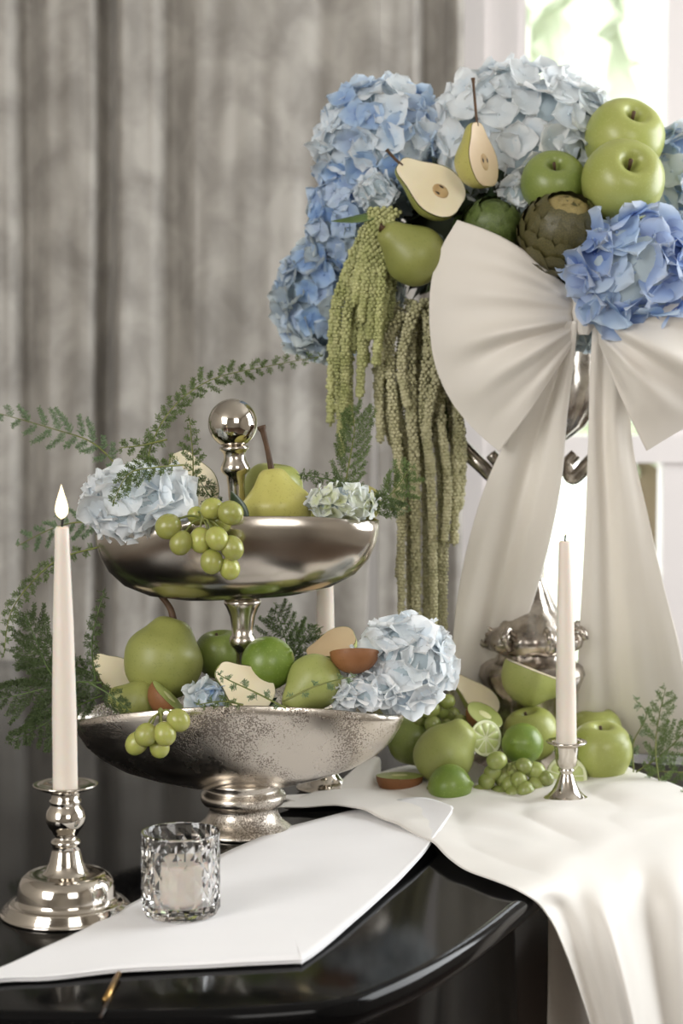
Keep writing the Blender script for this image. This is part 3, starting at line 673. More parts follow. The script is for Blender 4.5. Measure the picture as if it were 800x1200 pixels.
# ------------------------------------------------------------------ leaves, artichokes
def leaf_mesh(name, Ln, W, m, curl=.2):
    def fn(u, v):
        wd = W * sin(pi * min(1, v * .97 + .03) ** .8) ** .9; x = (2 * u - 1) * wd
        return V3((x, -abs(2 * u - 1) * wd * .3 + curl * Ln * v * v, v * Ln))
    return mesh(name, *grid(4, 10, fn), m)
def leaf(label, px, py, Y, ln, W, axis, face, m='leaf', curl=.2):
    s = sc(Y); o = link('leaf', leaf_mesh('leaf', ln * s, W * s, M[m], curl), None, Matrix.Translation(P(px, py, Y)) @ basis(axis, face)); solid(o, .0005)
    return tag(o, label, 'leaf', 'single leaves')
def artichoke(label, px, py, Y, rpx, axis, m, tipm):
    R = rpx * sc(Y); t = thing('artichoke', label, 'artichoke', Matrix.Translation(P(px, py, Y)) @ basis(axis), 'artichokes')
    vs, fs = lathe([(R * .9 * sin(pi * k / 16), -R * .9 * cos(pi * k / 16)) for k in range(17)], 28); obj('heart', vs, fs, M['moss'], t)
    def bm(mm):
        def fn(u, v):
            x = (2 * u - 1); wd = .36 * (1 - .55 * v ** 3) * (1 if v < .99 else .7)
            th = v * .62; rad = 1.0 + .035 * (1 - x * x) + .02 * v
            return V3((x * wd, rad * cos(th) - 1, rad * sin(th)))
        me = mesh('bract', *grid(4, 5, fn), M[mm]); return me
    A, B = bm(m), bm(tipm); rr = random.Random(int(px))
    rows = 8
    for k in range(rows):
        th = radians(158 - k * 19.5); cnt = max(3, int(13 * sin(th) + 2))
        for i in range(cnt):
            a = 2 * pi * (i + .5 * (k % 2)) / cnt + rr.uniform(-.05, .05); d = V3((sin(th) * cos(a), sin(th) * sin(a), cos(th)))
            up_ = (V3((0, 0, 1)) - d * d.z).normalized()
            sc_ = R * rr.uniform(.93, 1.03) * (1 if k < 6 else .75)
            mw = Matrix.Translation(d * R * (.93 + .012 * (k % 2))) @ basis(up_, d) @ Matrix.Rotation(radians(-13), 4, 'X') @ Matrix.Scale(sc_, 4)
            o = link('bract', B if (k >= 6 and rr.random() < .8) else A, t, mw)
    return t

# ================================================================== CLOTHS
# napkin
nt_ = [(-70, 1160), (0, 1139), (60, 1112), (140, 1071), (205, 1036), (262, 1003), (322, 978), (345, 970), (420, 951), (488, 938), (530, 948)]
nb_ = [(-70, 1164), (0, 1151), (60, 1148), (140, 1140), (250, 1134), (345, 1129), (357, 1127), (400, 1095), (450, 1050), (495, 1003), (531, 950)]
def nz(u): return 1.0025 + (.016 * max(0, (u - .72) / .28) ** 2)
NT = [T(x, y, nz(i / 10)) for i, (x, y) in enumerate(nt_)]; NB = [T(x, y, nz(i / 10)) for i, (x, y) in enumerate(nb_)]
def nfn(u, v):
    a, b = cat1(NB, u), cat1(NT, u); p = a.lerp(b, v); p.z += .0015 * noise.noise(V3((p.x * 12, p.y * 12, 0))) + .0006; return p
nap = thing('napkin', 'flat folded white napkin with pointed tip on the piano front', 'napkin', Matrix.Identity(4))
o = obj('top_layer', *grid(120, 20, lambda u, v: nfn(u, v) + V3((0, 0, .0022))), M['napkin'], nap); solid(o, .0012)
o = obj('under_layer', *grid(120, 20, lambda u, v: nfn(min(1, u * .997), v * .992 + .002)), M['napkin'], nap); solid(o, .0012)

# silk runner lying under the fruit and falling over the piano edge
def H(px, py, Y): return P(px, py, Y)
cols = [
 [T(318, 952), T(390, 956), T(450, 974), T(500, 1001), T(536, 1026), T(608, 1051), H(640, 1075, 1.575), H(662, 1120, 1.56), H(690, 1200, 1.55), H(712, 1280, 1.55)],
 [T(400, 925), T(450, 935), T(520, 955), T(570, 985), T(620, 1012), T(655, 1030), H(682, 1065, 1.60), H(704, 1115, 1.58), H(728, 1200, 1.57), H(745, 1280, 1.57)],
 [T(470, 905), T(530, 918), T(590, 940), T(630, 965), T(665, 985), T(700, 1002), H(722, 1045, 1.64), H(742, 1110, 1.62), H(760, 1200, 1.60), H(775, 1280, 1.60)],
 [T(560, 885), T(620, 905), T(665, 928), T(705, 948), T(735, 965), T(762, 976), H(775, 1020, 1.69), H(788, 1100, 1.66), H(800, 1200, 1.65), H(812, 1280, 1.65)],
 [T(660, 875), T(705, 895), T(750, 915), T(790, 930), T(830, 940), T(860, 950), H(870, 1000, 1.76), H(878, 1090, 1.74), H(885, 1200, 1.73), H(890, 1280, 1.73)],
]
def rfn(u, v):
    pts = [cat1([c[k] for c in cols], u) for k in range(10)]; p = cat1(pts, v)
    flat = max(0, min(1, (.60 - v) / .25)); n_ = noise.noise(V3((p.x * 9 + p.y * 5, p.y * 9 - p.x * 4, 2))); n2 = noise.noise(V3((p.x * 22, p.y * 22 + p.z * 3, 7)))
    rip = abs(sin(u * 11 + v * 3 + 1.2 * n_))
    flat = flat * flat * (3 - 2 * flat)
    if v < .52: p.z = max(p.z, 1.0)
    p.z += .005 + flat * (.006 * (n_ + .5) + .0025 * n2 + .005 * rip) * (1 if u > .02 else 1) * min(1, v * 6 + .3)
    p.z += 0 if v < .5 else .0
    hang = max(0, (v - .56) / .44); hs = min(1, hang * 2.5); hs = hs * hs * (3 - 2 * hs); p.y -= hs * (.014 * sin(u * 13 + 1 + v * 3) + .004 * sin(u * 31 + v * 4)) + .010 * hs
    return p
run = thing('silk_runner', 'crumpled white silk runner under the fruit, spilling over the piano edge', 'cloth', Matrix.Identity(4))
o = obj('draped_cloth', *grid(110, 130, rfn), M['silk'], run); solid(o, .0012, 1)
def bfn(u, v):
    x0, x1 = 642 + 3 * v - 6 * v * v, 930; Y = 1.64 + .16 * u
    p = P(x0 + (x1 - x0) * u, 1062 - 80 * u + (230 + 60 * u) * v, Y); p.y += .010 * sin(u * 30 + 1) * v; return p
o = obj('back_fold', *grid(60, 20, bfn), M['silk'], run); solid(o, .0012)
def wfn(u, v):
    a = [P(401, 938, 1.95), P(412, 915, 2.0), P(424, 893, 2.04), P(444, 889, 2.05), P(446, 915, 2.03), P(452, 946, 1.98)]
    b = [P(322, 955, 1.93), P(345, 965, 1.9), P(375, 962, 1.9), P(410, 958, 1.9), P(440, 962, 1.9), P(470, 965, 1.9)]
    p = cat1(a, u).lerp(cat1(b, u), v); p.z = max(1.006, p.z + .008 * sin(v * pi)); p.y += .004 * sin(u * 14); return p
o = obj('raised_fold', *grid(40, 24, wfn), M['silk'], run); solid(o, .0012)

# bow
YB = 2.0
bow = thing('ribbon_bow', 'huge ivory fabric bow with two long tails on the flower arrangement', 'bow', Matrix.Translation(P(680, 370, YB)))
OB = P(680, 370, YB); sB = sc(YB)
def loop(name, K0, K1, E, h, bulge, n_pl, seed, amp=.011):
    Ep = [V3((x, y, 0)) for x, y in E]
    def fn(u, v):
        # u: 0 knot .. .5 outer edge .. 1 knot (back layer); v along the pleats
        e = cat1(Ep, v); kx, ky = K0[0] + (K1[0] - K0[0]) * v, K0[1] + (K1[1] - K0[1]) * v
        tt = u * 2 if u <= .5 else 2 - u * 2
        rho = sin(tt * pi / 2) ** .9
        x = kx + (e.x - kx) * rho; y = ky + (e.y - ky) * rho - bulge * sin(pi * rho) * (1 - v) + 5 * sin(pi * rho) * v
        puff = h * (sin(pi * min(1, rho ** .8)) * .8 + .45 * rho * (1 - rho)) * (sin(pi * (v * .86 + .07)) ** .6)
        fade = sin(pi * min(1, rho * 1.02)) ** .7 * (1 - rho * .75)
        wv = .25 + 1.0 * math.exp(-((v - .62) / .22) ** 2)
        pf = sin(2 * pi * n_pl * v + seed + 1.5 * noise.noise(V3((v * 3, seed, rho)))) * wv + .12 * sin(2 * pi * n_pl * 2.3 * v + seed * 2)
        d = puff + amp * fade * pf + .0025 * noise.noise(V3((rho * 4, v * 6, seed)))
        if u > .5: d = -puff * .75 - .004
        q = P(x, y, YB - d if True else 0) ; return q - OB
    o = obj(name, *grid(80, 110, fn), M['satin'], bow); solid(o, .0014); return o
loop('left_loop', (674, 346), (674, 398), [(536, 258), (516, 294), (505, 335), (504, 385), (511, 430), (529, 470), (555, 502), (585, 529)], .05, 14, 4.2, .6)
loop('right_loop', (688, 346), (700, 398), [(890, 262), (915, 320), (918, 380), (900, 430), (862, 468), (828, 488), (795, 505), (757, 528)], .05, 10, 3.6, 2.1)
o = obj('knot', *lathe([(.4, -1), (.85, -.6), (1, 0), (.85, .6), (.4, 1)], 28, mod=lambda p, a, k: V3((p.x * 15 * sB * (1 + .08 * sin(9 * a)), p.y * 16 * sB * (1 + .08 * sin(9 * a)), p.z * 26 * sB))), M['satin'], bow, mw=Matrix.Translation(P(684, 366, YB - .005) - OB))
def tail(name, Lp, Rp, Y0, Y1, folds, seed, thick=.0012):
    LL = [V3((x, y, 0)) for x, y in Lp]; RR = [V3((x, y, 0)) for x, y in Rp]
    def fn(u, v):
        a, b = cat1(LL, v), cat1(RR, v); p = a.lerp(b, u); Y = Y0 + (Y1 - Y0) * v
        d = 0
        for (c, wd, am) in folds: d += am * math.exp(-((u - c) / wd) ** 2)
        d += .003 * noise.noise(V3((u * 5, v * 3, seed)))
        q = P(p.x, p.y, Y - d * min(1, v * 3 + .15))
        if q.z < 1.006: q.z = 1.006 + .002 * u
        return q - OB
    o = obj(name, *grid(60, 80, fn), M['satin'], bow); solid(o, thick); return o
tail('left_tail', [(664, 376), (640, 430), (604, 495), (572, 560), (550, 630), (536, 700), (529, 770), (528, 840), (530, 880)],
     [(676, 376), (673, 415), (664, 490), (658, 560), (645, 630), (629, 690), (611, 745), (600, 800), (592, 880)], 1.985, 2.13, [(.12, .22, .008), (.52, .13, -.010), (.86, .2, .008)], 1)
tail('right_tail', [(694, 380), (691, 440), (689, 520), (686, 600), (682, 680), (678, 750), (676, 810), (674, 850), (672, 880)],
     [(735, 380), (737, 440), (741, 520), (758, 600), (776, 680), (793, 745), (806, 800), (830, 850), (860, 890)], 1.99, 2.16, [(.12, .14, .006), (.34, .12, -.007), (.66, .2, .007)], 5)

# ================================================================== URN
bU = T(622, 900); YU = bU.y; SU = sc(YU)
urn = thing('ornate_urn', 'ornate tarnished silver urn hidden behind the bow, holding the flowers', 'urn', Matrix.Translation((bU.x, YU, 1)))
def up_(lst): return local(pxprof(lst, YU), 1.0)
def rib(n, am): return lambda p, a, k: V3((p.x * (1 + am * cos(n * a)), p.y * (1 + am * cos(n * a)), p.z))
obj('pedestal', *lathe(up_([(0, 900), (72, 900), (74, 895), (70, 888), (60, 882), (54, 870), (50, 840), (52, 815), (58, 800), (62, 790), (60, 780), (52, 774), (46, 770), (44, 764)]), 64, mod=rib(12, .02)), M['urn'], urn)
obj('dome_foot', *lathe(up_([(44, 764), (56, 758), (60, 748), (56, 738), (46, 732), (40, 722), (30, 716), (26, 708), (22, 700), (18, 690), (14, 680)]), 64, mod=rib(10, .05)), M['urn'], urn)
for i in range(8):
    a = 2 * pi * i / 8 + .2; zz = up_([(0, 745)])[0][1]; R = 58 * SU
    crv = [(R + .012 * cos(q) * (1 - q / 12), 0, zz + .016 * sin(q) * (1 - q / 12)) for q in [x * .6 for x in range(16)]]
    obj('scroll', *tube(crv, lambda s: .0045 - .002 * s, 7), M['urn'], urn, mw=Matrix.Rotation(a, 4, 'Z'))
obj('shaft', *lathe(up_([(14, 680), (13, 640), (16, 620), (24, 610), (26, 600), (20, 590), (13, 580), (12, 560), (18, 548), (28, 540), (30, 530), (22, 522)]), 40, mod=rib(8, .04)), M['urn'], urn)
obj('urn_bowl', *lathe(up_([(22, 522), (40, 515), (60, 500), (76, 475), (84, 445), (82, 415), (74, 390), (70, 370), (76, 355), (84, 350), (80, 350), (66, 372), (60, 400), (0, 420)]), 72, mod=rib(16, .025)), M['urn'], urn)
for sgn in (-1, 1):
    z = lambda py: up_([(0, py)])[0][1]
    crv = cat([(sgn * 70 * SU, 0, z(480)), (sgn * 92 * SU, 0, z(470)), (sgn * 100 * SU, 0, z(500)), (sgn * 82 * SU, 0, z(525)), (sgn * 62 * SU, -.01, z(545)), (sgn * 45 * SU, -.01, z(560)), (sgn * 40 * SU, 0, z(545)), (sgn * 50 * SU, 0, z(532))], 6)
    h_ = obj('handle', *tube(crv, lambda s: .011 - .004 * s, 10), M['urn'], urn)
# foam heart of the arrangement
cF = P(622, 262, YU + .035)
vs, fs = lathe([(sin(pi * k / 20), -cos(pi * k / 20)) for k in range(21)], 36)
foam = thing('leafy_mound', 'dark mossy foliage core between the fruit and hydrangeas of the arrangement', 'foliage', Matrix.Translation(cF))
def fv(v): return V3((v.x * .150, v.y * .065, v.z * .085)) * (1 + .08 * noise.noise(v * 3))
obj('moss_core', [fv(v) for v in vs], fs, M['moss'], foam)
lm = [leaf_mesh('leaf', .05, .012, M['leaf_dark'], .25), leaf_mesh('leaf', .06, .015, M['leaf'], .2)]
rr = random.Random(5)
for i in range(230):
    a = rr.uniform(0, 2 * pi); z = rr.uniform(-.95, .6); h = sqrt(1 - z * z); d = V3((h * cos(a), h * sin(a), z))
    if d.y > .4: continue
    tg = (V3((rr.gauss(0, 1), rr.gauss(0, 1), rr.gauss(0, 1) - .4))); tg = (tg - d * tg.dot(d)).normalized() * .8 + d * .5
    link('leaf', lm[0 if rr.random() < .75 else 1], foam, Matrix.Translation(fv(d)) @ basis(tg, d))

# ================================================================== ARRANGEMENT FLOWERS AND FRUIT
hydrangea('bright blue hydrangea head at the upper left of the arrangement', 446, 172, 2.12, 84, 80, 62, 110, 'hy_blue', 21, seed=11, mixm='hy_pale')
hydrangea('blue hydrangea head in the left middle, beside the hanging amaranth', 412, 262, 2.12, 58, 66, 52, 76, 'hy_blue', 19, seed=12, mixm='hy_grey')
hydrangea('greyish blue hydrangea head at the lower left of the arrangement', 380, 352, 2.14, 62, 72, 55, 85, 'hy_grey', 20, seed=13, mixm='hy_blue')
hydrangea('big icy white hydrangea head crowning the top of the arrangement', 615, 166, 2.105, 112, 97, 60, 140, 'hy_white', 23, seed=14, mixm='hy_pale')
hydrangea('vivid blue hydrangea head covering the knot of the bow', 742, 315, 1.965, 80, 76, 42, 50, 'hy_deep', 31, seed=25, mixm='hy_blue', back=-.1)
hydrangea('pale blue hydrangea head at the right edge beside the apples', 795, 215, 2.1, 52, 72, 50, 60, 'hy_blue', 24, seed=16, mixm='hy_pale')
hydrangea('small white hydrangea tuft between the pear half and the dark apple', 603, 238, 2.055, 24, 32, 22, 22, 'hy_white', 16, seed=17)
hydrangea('small pale hydrangea tuft left of the cut pear half', 440, 226, 2.065, 28, 26, 22, 22, 'hy_pale', 16, seed=18)
hydrangea('tiny white hydrangea tuft under the lowest pear of the arrangement', 462, 345, 2.10, 16, 22, 16, 14, 'hy_white', 13, seed=19)
hydrangea('grey blue hydrangea tuft below the knot of the bow', 686, 396, 2.03, 15, 18, 15, 12, 'hy_grey', 13, seed=20)

apple('large green apple nearest the bow, its dark hollow facing right', 729, 213, 2.0, 48, D3(.18, .42, .9))
apple('upper green apple at the back of the arrangement, right of the white hydrangea', 731, 163, 2.06, 46, D3(.25, .62, .74), 'apple')
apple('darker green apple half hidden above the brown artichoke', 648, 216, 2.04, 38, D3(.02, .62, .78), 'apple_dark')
pear('speckled green pear lying at the left of the bow with its stem end up left', 485, 298, 2.02, 36, D3(-.68, .60, .35), 'pear', .86, 1.0, (.05, .12), stem_r=.09)
pear_half('cut pear half with pale face and dark stem pointing left', 512, 222, 2.02, 35, D3(-.82, .54, .1), D3(.28, .35, .9), 'pear', 'flesh', (-.15, .62), .98)
pear_half('upright pear half with long thin stem below the white hydrangea', 566, 186, 2.0, 34, D3(-.18, .97, .05), D3(.80, .1, .55), 'pear_yellow', 'flesh_tan', (-.25, 1.55), .8)
artichoke('round brown artichoke with straw-coloured tip between the apples and bow', 657, 278, 2.0, 48, D3(.12, .75, .65), 'bract', 'bract_tip')
artichoke('green artichoke peeking over the left loop of the bow', 577, 270, 2.05, 36, D3(0, .7, .7), 'bract_green', 'bract_green')
leaf('pointed green leaf between the blue hydrangea and the amaranth top', 452, 246, 2.03, 66, 9, D3(-.95, -.3, .1), D3(.1, .8, .6), 'leaf', .1)
leaf('dull green leaf inside the amaranth, left of the bow loop', 505, 440, 2.09, 75, 11, D3(-.15, -1, 0), D3(.3, 0, 1), 'leaf', .03)
leaf('green leaf hanging beside the lower left edge of the bow loop', 515, 458, 2.1, 60, 10, D3(.1, -1, 0), D3(-.3, 0, 1), 'leaf', .05)

# amaranth
rr = random.Random(9)
R1 = []
for i in range(10):
    x0 = 430 + i * 3.6; x1 = 390 + i * 6.4; yb = [500, 525, 540, 505, 415, 470, 430, 400, 430, 380][i]
    ys = 250 + i * 3
    R1.append(([(x0 + 10, ys), (x0 - 10 + i, ys + 38), (x1 + rr.uniform(-3, 3) + 4, ys + 110), (x1 + rr.uniform(-3, 3), (ys + 110 + yb) / 2), (x1 + rr.uniform(-4, 4), yb)], rr.uniform(5.4, 7.2), -.012 * (i % 3) + .01))
for k in range(4):
    R1.append(([(438 + k * 8, 246), (432 + k * 7, 268), (420 + k * 9, 320), (414 + k * 9, 360 + k * 20)], 6.5, -.03))
amaranth('yellow-green trailing amaranth, the left and shorter bunch, below the pear', R1, 2.06, 'amar', 3, (440, 262))
R2 = []
bots = [600, 680, 740, 790, 750, 810, 780, 830, 800, 740, 690, 640, 560, 640]
for i in range(14):
    x0 = 455 + i * 4.6; x1 = 447 + i * 6.6; yb = bots[i]; xb = 452 + i * 6.3 + (12 - i) * .8
    R2.append(([(x0 + 6, 352 + (i % 4) * 8), (x1 + rr.uniform(-4, 4), 400), (x1 + rr.uniform(-5, 5), 480), (xb + rr.uniform(-4, 6), 570 if yb > 600 else (480 + yb) / 2), (xb + rr.uniform(-3, 5), yb)], rr.uniform(5.0, 6.6), -.014 * (i % 3) + .012))
R2.append(([(520, 430), (536, 480), (542, 540), (538, 600)], 6, 0)); R2.append(([(470, 368), (455, 400), (444, 450), (446, 520)], 6.5, -.01))
R2.append(([(522, 600), (520, 700), (522, 770), (530, 822)], 4.5, 0)); R2.append(([(490, 356), (478, 385), (470, 430), (478, 480)], 6.5, -.03)); R2.append(([(500, 365), (512, 430), (500, 500), (507, 560)], 6.5, -.03))
amaranth('beige-green trailing amaranth, the right and longer bunch, beside the bow', R2, 2.08, 'amar2', 4, (490, 360))

def bed(label, cx, py, Y, rx, rd, rz, seed):
    o0 = P(cx, py, Y); t = thing('leaf_bed', label, 'foliage', Matrix.Translation(o0), 'leaf beds in the bowls'); s = sc(Y); rr = random.Random(seed)
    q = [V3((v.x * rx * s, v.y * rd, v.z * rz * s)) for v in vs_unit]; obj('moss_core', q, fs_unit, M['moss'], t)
    for i in range(46):
        a = rr.uniform(0, 2 * pi); z = rr.uniform(-.1, .9); h = sqrt(1 - z * z); d = V3((h * cos(a), h * sin(a), z)); p = V3((d.x * rx * s, d.y * rd, d.z * rz * s))
        tg = V3((rr.gauss(0, 1), rr.gauss(0, 1), rr.gauss(0, .3))); tg = (tg - d * tg.dot(d)).normalized()
        link('leaf', lm[i % 2], t, Matrix.Translation(p * .97) @ basis(tg, d) @ Matrix.Scale(.6, 4))
vs_unit, fs_unit = lathe([(sin(pi * k / 12), -cos(pi * k / 12)) for k in range(13)], 28)
bed('dark leaf bed under the fruit of the upper bowl', 281, 628, YS, 118, .045, 16, 3)
bed('dark leaf bed under the fruit of the lower bowl', 281, 848, YS, 140, .052, 20, 4)
# ================================================================== UPPER BOWL
def YR(k): return YS + k
hydrangea('icy white hydrangea head hanging over the left rim of the upper bowl', 165, 590, YS - .045, 72, 50, 52, 52, 'hy_white', 27, seed=31, mixm='hy_pale', back=-.5)
hydrangea('small cream and white hydrangea at the right of the upper bowl', 401, 590, YS - .03, 42, 26, 30, 46, 'hy_cream', 13, seed=32, mixm='hy_white')
pear('yellow-green pear standing in the upper bowl with a tall brown stem', 324, 591, YS - .012, 42, D3(-.13, .99, .05), 'pear_yellow', .64, .9, (.12, 1.25), stem_r=.075, bend=.05)
apple('green apple behind the standing pear in the upper bowl', 320, 574, YS + .05, 35, D3(.1, 1, .1), 'apple')
pear('pale pear lying at the right end of the upper bowl', 424, 590, YS + .02, 22, D3(-.95, .15, .2), 'pear_yellow', .9, 1, None)
pear_half('pale pear half half hidden behind the white hydrangea in the upper bowl', 226, 568, YS + .03, 34, D3(-.4, .9, 0), D3(.5, .3, .8), 'pear_pale', 'flesh', None, .8, 0)
grape_bunch('bunch of green grapes hanging over the front rim of the upper bowl', [(197, 617, 15, -.01), (212, 636, 13.5, -.012), (235, 633, 13.5, -.006), (254, 631, 13.5, -.016), (248, 596, 13, 0), (270, 601, 14.5, -.008), (272, 642, 13.5, -.012), (248, 658, 13.5, -.010), (269, 666, 12.5, -.006), (258, 612, 12.5, .012), (230, 604, 11, .014)], YS - .095, (238, 608))
leaf('dark pointed leaf beside the finial stem in the upper bowl', 290, 612, YS - .06, 42, 9, D3(-.5, .85, .1), D3(.3, 0, .9), 'leaf_dark')
# ================================================================== LOWER BOWL
pear('largest green pear in the lower bowl, dark curved stem leaning left', 192, 772, YS - .01, 47, D3(.28, .93, -.12), 'pear', .66, 1.12, (.85, .66), stem_r=.075, bend=.1)
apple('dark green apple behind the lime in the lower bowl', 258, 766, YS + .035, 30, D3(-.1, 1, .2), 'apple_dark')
lime('shiny green lime in the middle of the lower bowl', 314, 777, YS - .03, 32, D3(.75, .45, .5))
pear('pale green pear leaning left beside the large hydrangea in the lower bowl', 367, 800, YS - .045, 33, D3(-.66, -.5, .5), 'pear_pale', .9, 1.0, None)
pear_half('cream pear half lying cut side up at the front of the lower bowl', 293, 809, YS - .06, 30, D3(-.8, .6, .1), D3(.12, .42, .9), 'pear_pale', 'flesh', None, 1.0, 0)
pear('mottled green pear lying low at the left rim of the lower bowl', 163, 822, YS - .04, 26, D3(-.95, .28, .1), 'pear', .9, 1, None)
pear_half('pale pear wedge behind the fern at the left of the lower bowl', 135, 788, YS + .03, 22, D3(-.7, .5, 0), D3(.1, .6, .7), 'pear_pale', 'flesh', None, .9, 0)
kiwi_half('orange-brown kiwi half leaning above the grapes of the lower bowl', 198, 817, YS - .06, 24, D3(.66, -.66, .1), D3(.72, .68, .1))
kiwi_half('brown kiwi half tucked under the large white hydrangea', 415, 764, YS - .045, 26, D3(1, .02, 0), D3(0, .97, -.25))
pear_half('tan pear half at the back of the lower bowl beside the candle', 394, 752, YS + .035, 24, D3(-.85, -.35, 0), D3(-.2, .75, .6), 'pear_pale', 'flesh_tan', None, 1.0, 0)
hydrangea('large icy white hydrangea head over the right rim of the lower bowl', 472, 780, YS - .02, 64, 60, 46, 66, 'hy_white', 25, seed=33, mixm='hy_pale', back=-.5)
hydrangea('low pale hydrangea cluster beside the leaning pear in the lower bowl', 426, 812, YS - .05, 44, 22, 26, 34, 'hy_white', 18, seed=34)
hydrangea('small pale blue hydrangea tuft between the kiwi half and pear half', 243, 816, YS - .06, 27, 22, 18, 16, 'hy_pale', 19, seed=35, mixm='hy_blue')
grape_bunch('small bunch of five green grapes over the lower bowl rim', [(160, 871, 13, -.004), (171, 861, 13.5, -.014), (193, 860, 13.5, -.014), (209, 844, 13.5, -.008), (187, 876, 12, -.002)], YS - .108, (188, 836))

# ================================================================== PILE ON THE CLOTH
Yp = 1.99
def onz(px, py, r, lift=1.0): return None
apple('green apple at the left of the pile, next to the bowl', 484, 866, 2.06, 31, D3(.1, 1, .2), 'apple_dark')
pear('large pale green pear lying in the middle of the pile', 520, 885, 1.98, 35, D3(.62, .68, .15), 'pear_pale', .85, 1.15, None)
lime('round lime at the very front of the pile on the cloth', 527, 921, 1.93, 26, D3(.9, .15, .4))
lime_half('lime half with pale cut face above the grapes in the pile', 569, 865, 1.985, 22, D3(.45, .1, .9))
lime_half('lime half lying behind the right candlestick', 664, 910, 2.0, 25, D3(.1, .25, .95))
kiwi_half('kiwi half lying cut side up at the left front of the pile', 468, 909, 1.97, 25, D3(1, 0, 0), D3(0, 1, .03))
pear_half('long cream pear half leaning at the top of the pile', 566, 822, 2.06, 22, D3(-.75, .65, 0), D3(.45, .5, .72), 'pear_pale', 'flesh', None, 1.3, 0)
kiwi_half('kiwi half leaning against the cream pear half in the pile', 568, 838, 2.01, 21, D3(.85, -.45, 0), D3(.42, .72, .5))
pear_half('upturned green pear half at the top of the pile behind the candle', 632, 788, 2.06, 44, D3(.9, -.35, .2), D3(.33, .94, -.02), 'pear_pale', 'flesh', None, .5, 0)
apple('green apple in the pile to the left of the right candle', 622, 860, 2.03, 33, D3(-.2, .95, .2), 'apple')
lime('dark green lime in front of the apple, left of the right candle', 612, 872, 1.985, 25, D3(-.5, .2, .85))
apple('big green apple right of the candle on the white cloth', 704, 880, 2.03, 37, D3(.02, .97, .24), 'apple')
apple('green apple behind the big one, right of the candle', 697, 858, 2.13, 32, D3(.0, 1, .1), 'apple')
G1 = [(582, 891, 11), (614, 898, 10), (589, 911, 11), (602, 903, 10), (628, 903, 10.5), (577, 905, 10), (583, 931, 10), (602, 931, 11), (616, 927, 11), (628, 921, 10.5), (570, 916, 10), (596, 919, 10), (640, 912, 9), (560, 930, 9.5), (608, 914, 10)]
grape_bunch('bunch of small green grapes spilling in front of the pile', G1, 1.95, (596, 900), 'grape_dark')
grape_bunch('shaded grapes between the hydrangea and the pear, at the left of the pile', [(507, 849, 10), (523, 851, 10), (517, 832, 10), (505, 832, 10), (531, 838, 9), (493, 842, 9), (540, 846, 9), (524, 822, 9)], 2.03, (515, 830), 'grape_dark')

# ================================================================== GLASS TUMBLER
bG = base_pos(212, 1079); YG = bG.y; sg = sc(YG)
gl = thing('cut_glass_tumbler', 'clear diamond-cut glass tumbler standing on the white napkin', 'glass', Matrix.Translation((bG.x, YG, 1.0062)))
Rg = 47 * sg; Hg = zat(974, YG) - 1.0062; seg = 14; vs, fs = [], []
rows = [(.86, 0), (.95, .02), (.97, .06)] 
zs = [.09, .24, .39, .54, .69, .84]; ring = []
def addring(r, z, offs, alt=0):
    k0 = len(vs)
    for i in range(seg * 2):
        a = 2 * pi * i / (seg * 2); rr_ = r * (1 - (alt if (i + offs) % 2 else 0)); vs.append(V3((rr_ * Rg * cos(a), rr_ * Rg * sin(a), z * Hg)))
    ring.append(k0)
addring(.80, 0, 0); addring(.92, .02, 0); addring(.96, .06, 0)
for k, z in enumerate(zs): addring(1.0, z, k % 2, .05)
addring(.985, .94, 0); addring(1.0, .985, 0); addring(.985, 1, 0); addring(.93, 1, 0); addring(.91, .975, 0); addring(.89, .5, 0); addring(.86, .16, 0); addring(.6, .13, 0)
n2 = seg * 2
for q in range(len(ring) - 1):
    for i in range(n2):
        j = (i + 1) % n2; a, b, c, d = ring[q] + i, ring[q] + j, ring[q + 1] + j, ring[q + 1] + i
        if 3 <= q <= 7:
            if (i + (q - 3)) % 2: fs += [(a, b, d), (b, c, d)]
            else: fs += [(a, b, c), (a, c, d)]
        else: fs.append((a, b, c, d))
fs.append(tuple(range(n2 - 1, -1, -1))); fs.append(tuple(ring[-1] + i for i in range(n2)))
obj('glass_body', vs, fs, M['glass'], gl, False)
tl = thing('votive_candle', 'white votive candle inside the cut glass tumbler', 'candle', Matrix.Translation((bG.x, YG, 1.0062 + .135 * Hg)))
obj('wax_body', *lathe([(0, 0), (.62 * Rg, 0), (.64 * Rg, .03 * Hg), (.63 * Rg, .46 * Hg), (.58 * Rg, .49 * Hg), (.2 * Rg, .45 * Hg), (0, .45 * Hg)], 32), M['wax'], tl)
obj('wick', *tube([(0, 0, .44 * Hg), (.0004, 0, .55 * Hg)], .0009, 6), M['wick'], tl)

# ================================================================== FERNS
Yf = YS
F_ = fern
F_('long fern sprig arching from the upper bowl up to the blue hydrangea', [(170, 568, Yf), (178, 520, Yf + .02), (205, 475, Yf + .05), (250, 444, Yf + .1), (310, 430, Yf + .15), (378, 417, Yf + .2)], 22, 'fern', 1, .1, 1, bare=.1)
F_('feathery fern sprig at the top left of the white hydrangea', [(215, 545, Yf - .05), (180, 548, Yf - .08), (150, 556, Yf - .1), (132, 590, Yf - .12)], 24, 'fern', 1.3, .3, 2)
F_('short fern branch reaching left above the white hydrangea', [(196, 515, Yf), (165, 522, Yf), (140, 525, Yf)], 16, 'fern', 1, .2, 3)
F_('faint thin fern sprig reaching to the left edge above the candle', [(150, 560, Yf + .05), (110, 520, Yf + .1), (60, 502, Yf + .15), (-10, 482, Yf + .2)], 42, 'fern_pale', .6, 0, 4, bare=.1, needle=4)
F_('upright fern sprig behind the white hydrangea near the finial', [(225, 590, Yf), (226, 540, Yf), (222, 490, Yf)], 17, 'fern', 1.3, .1, 5)
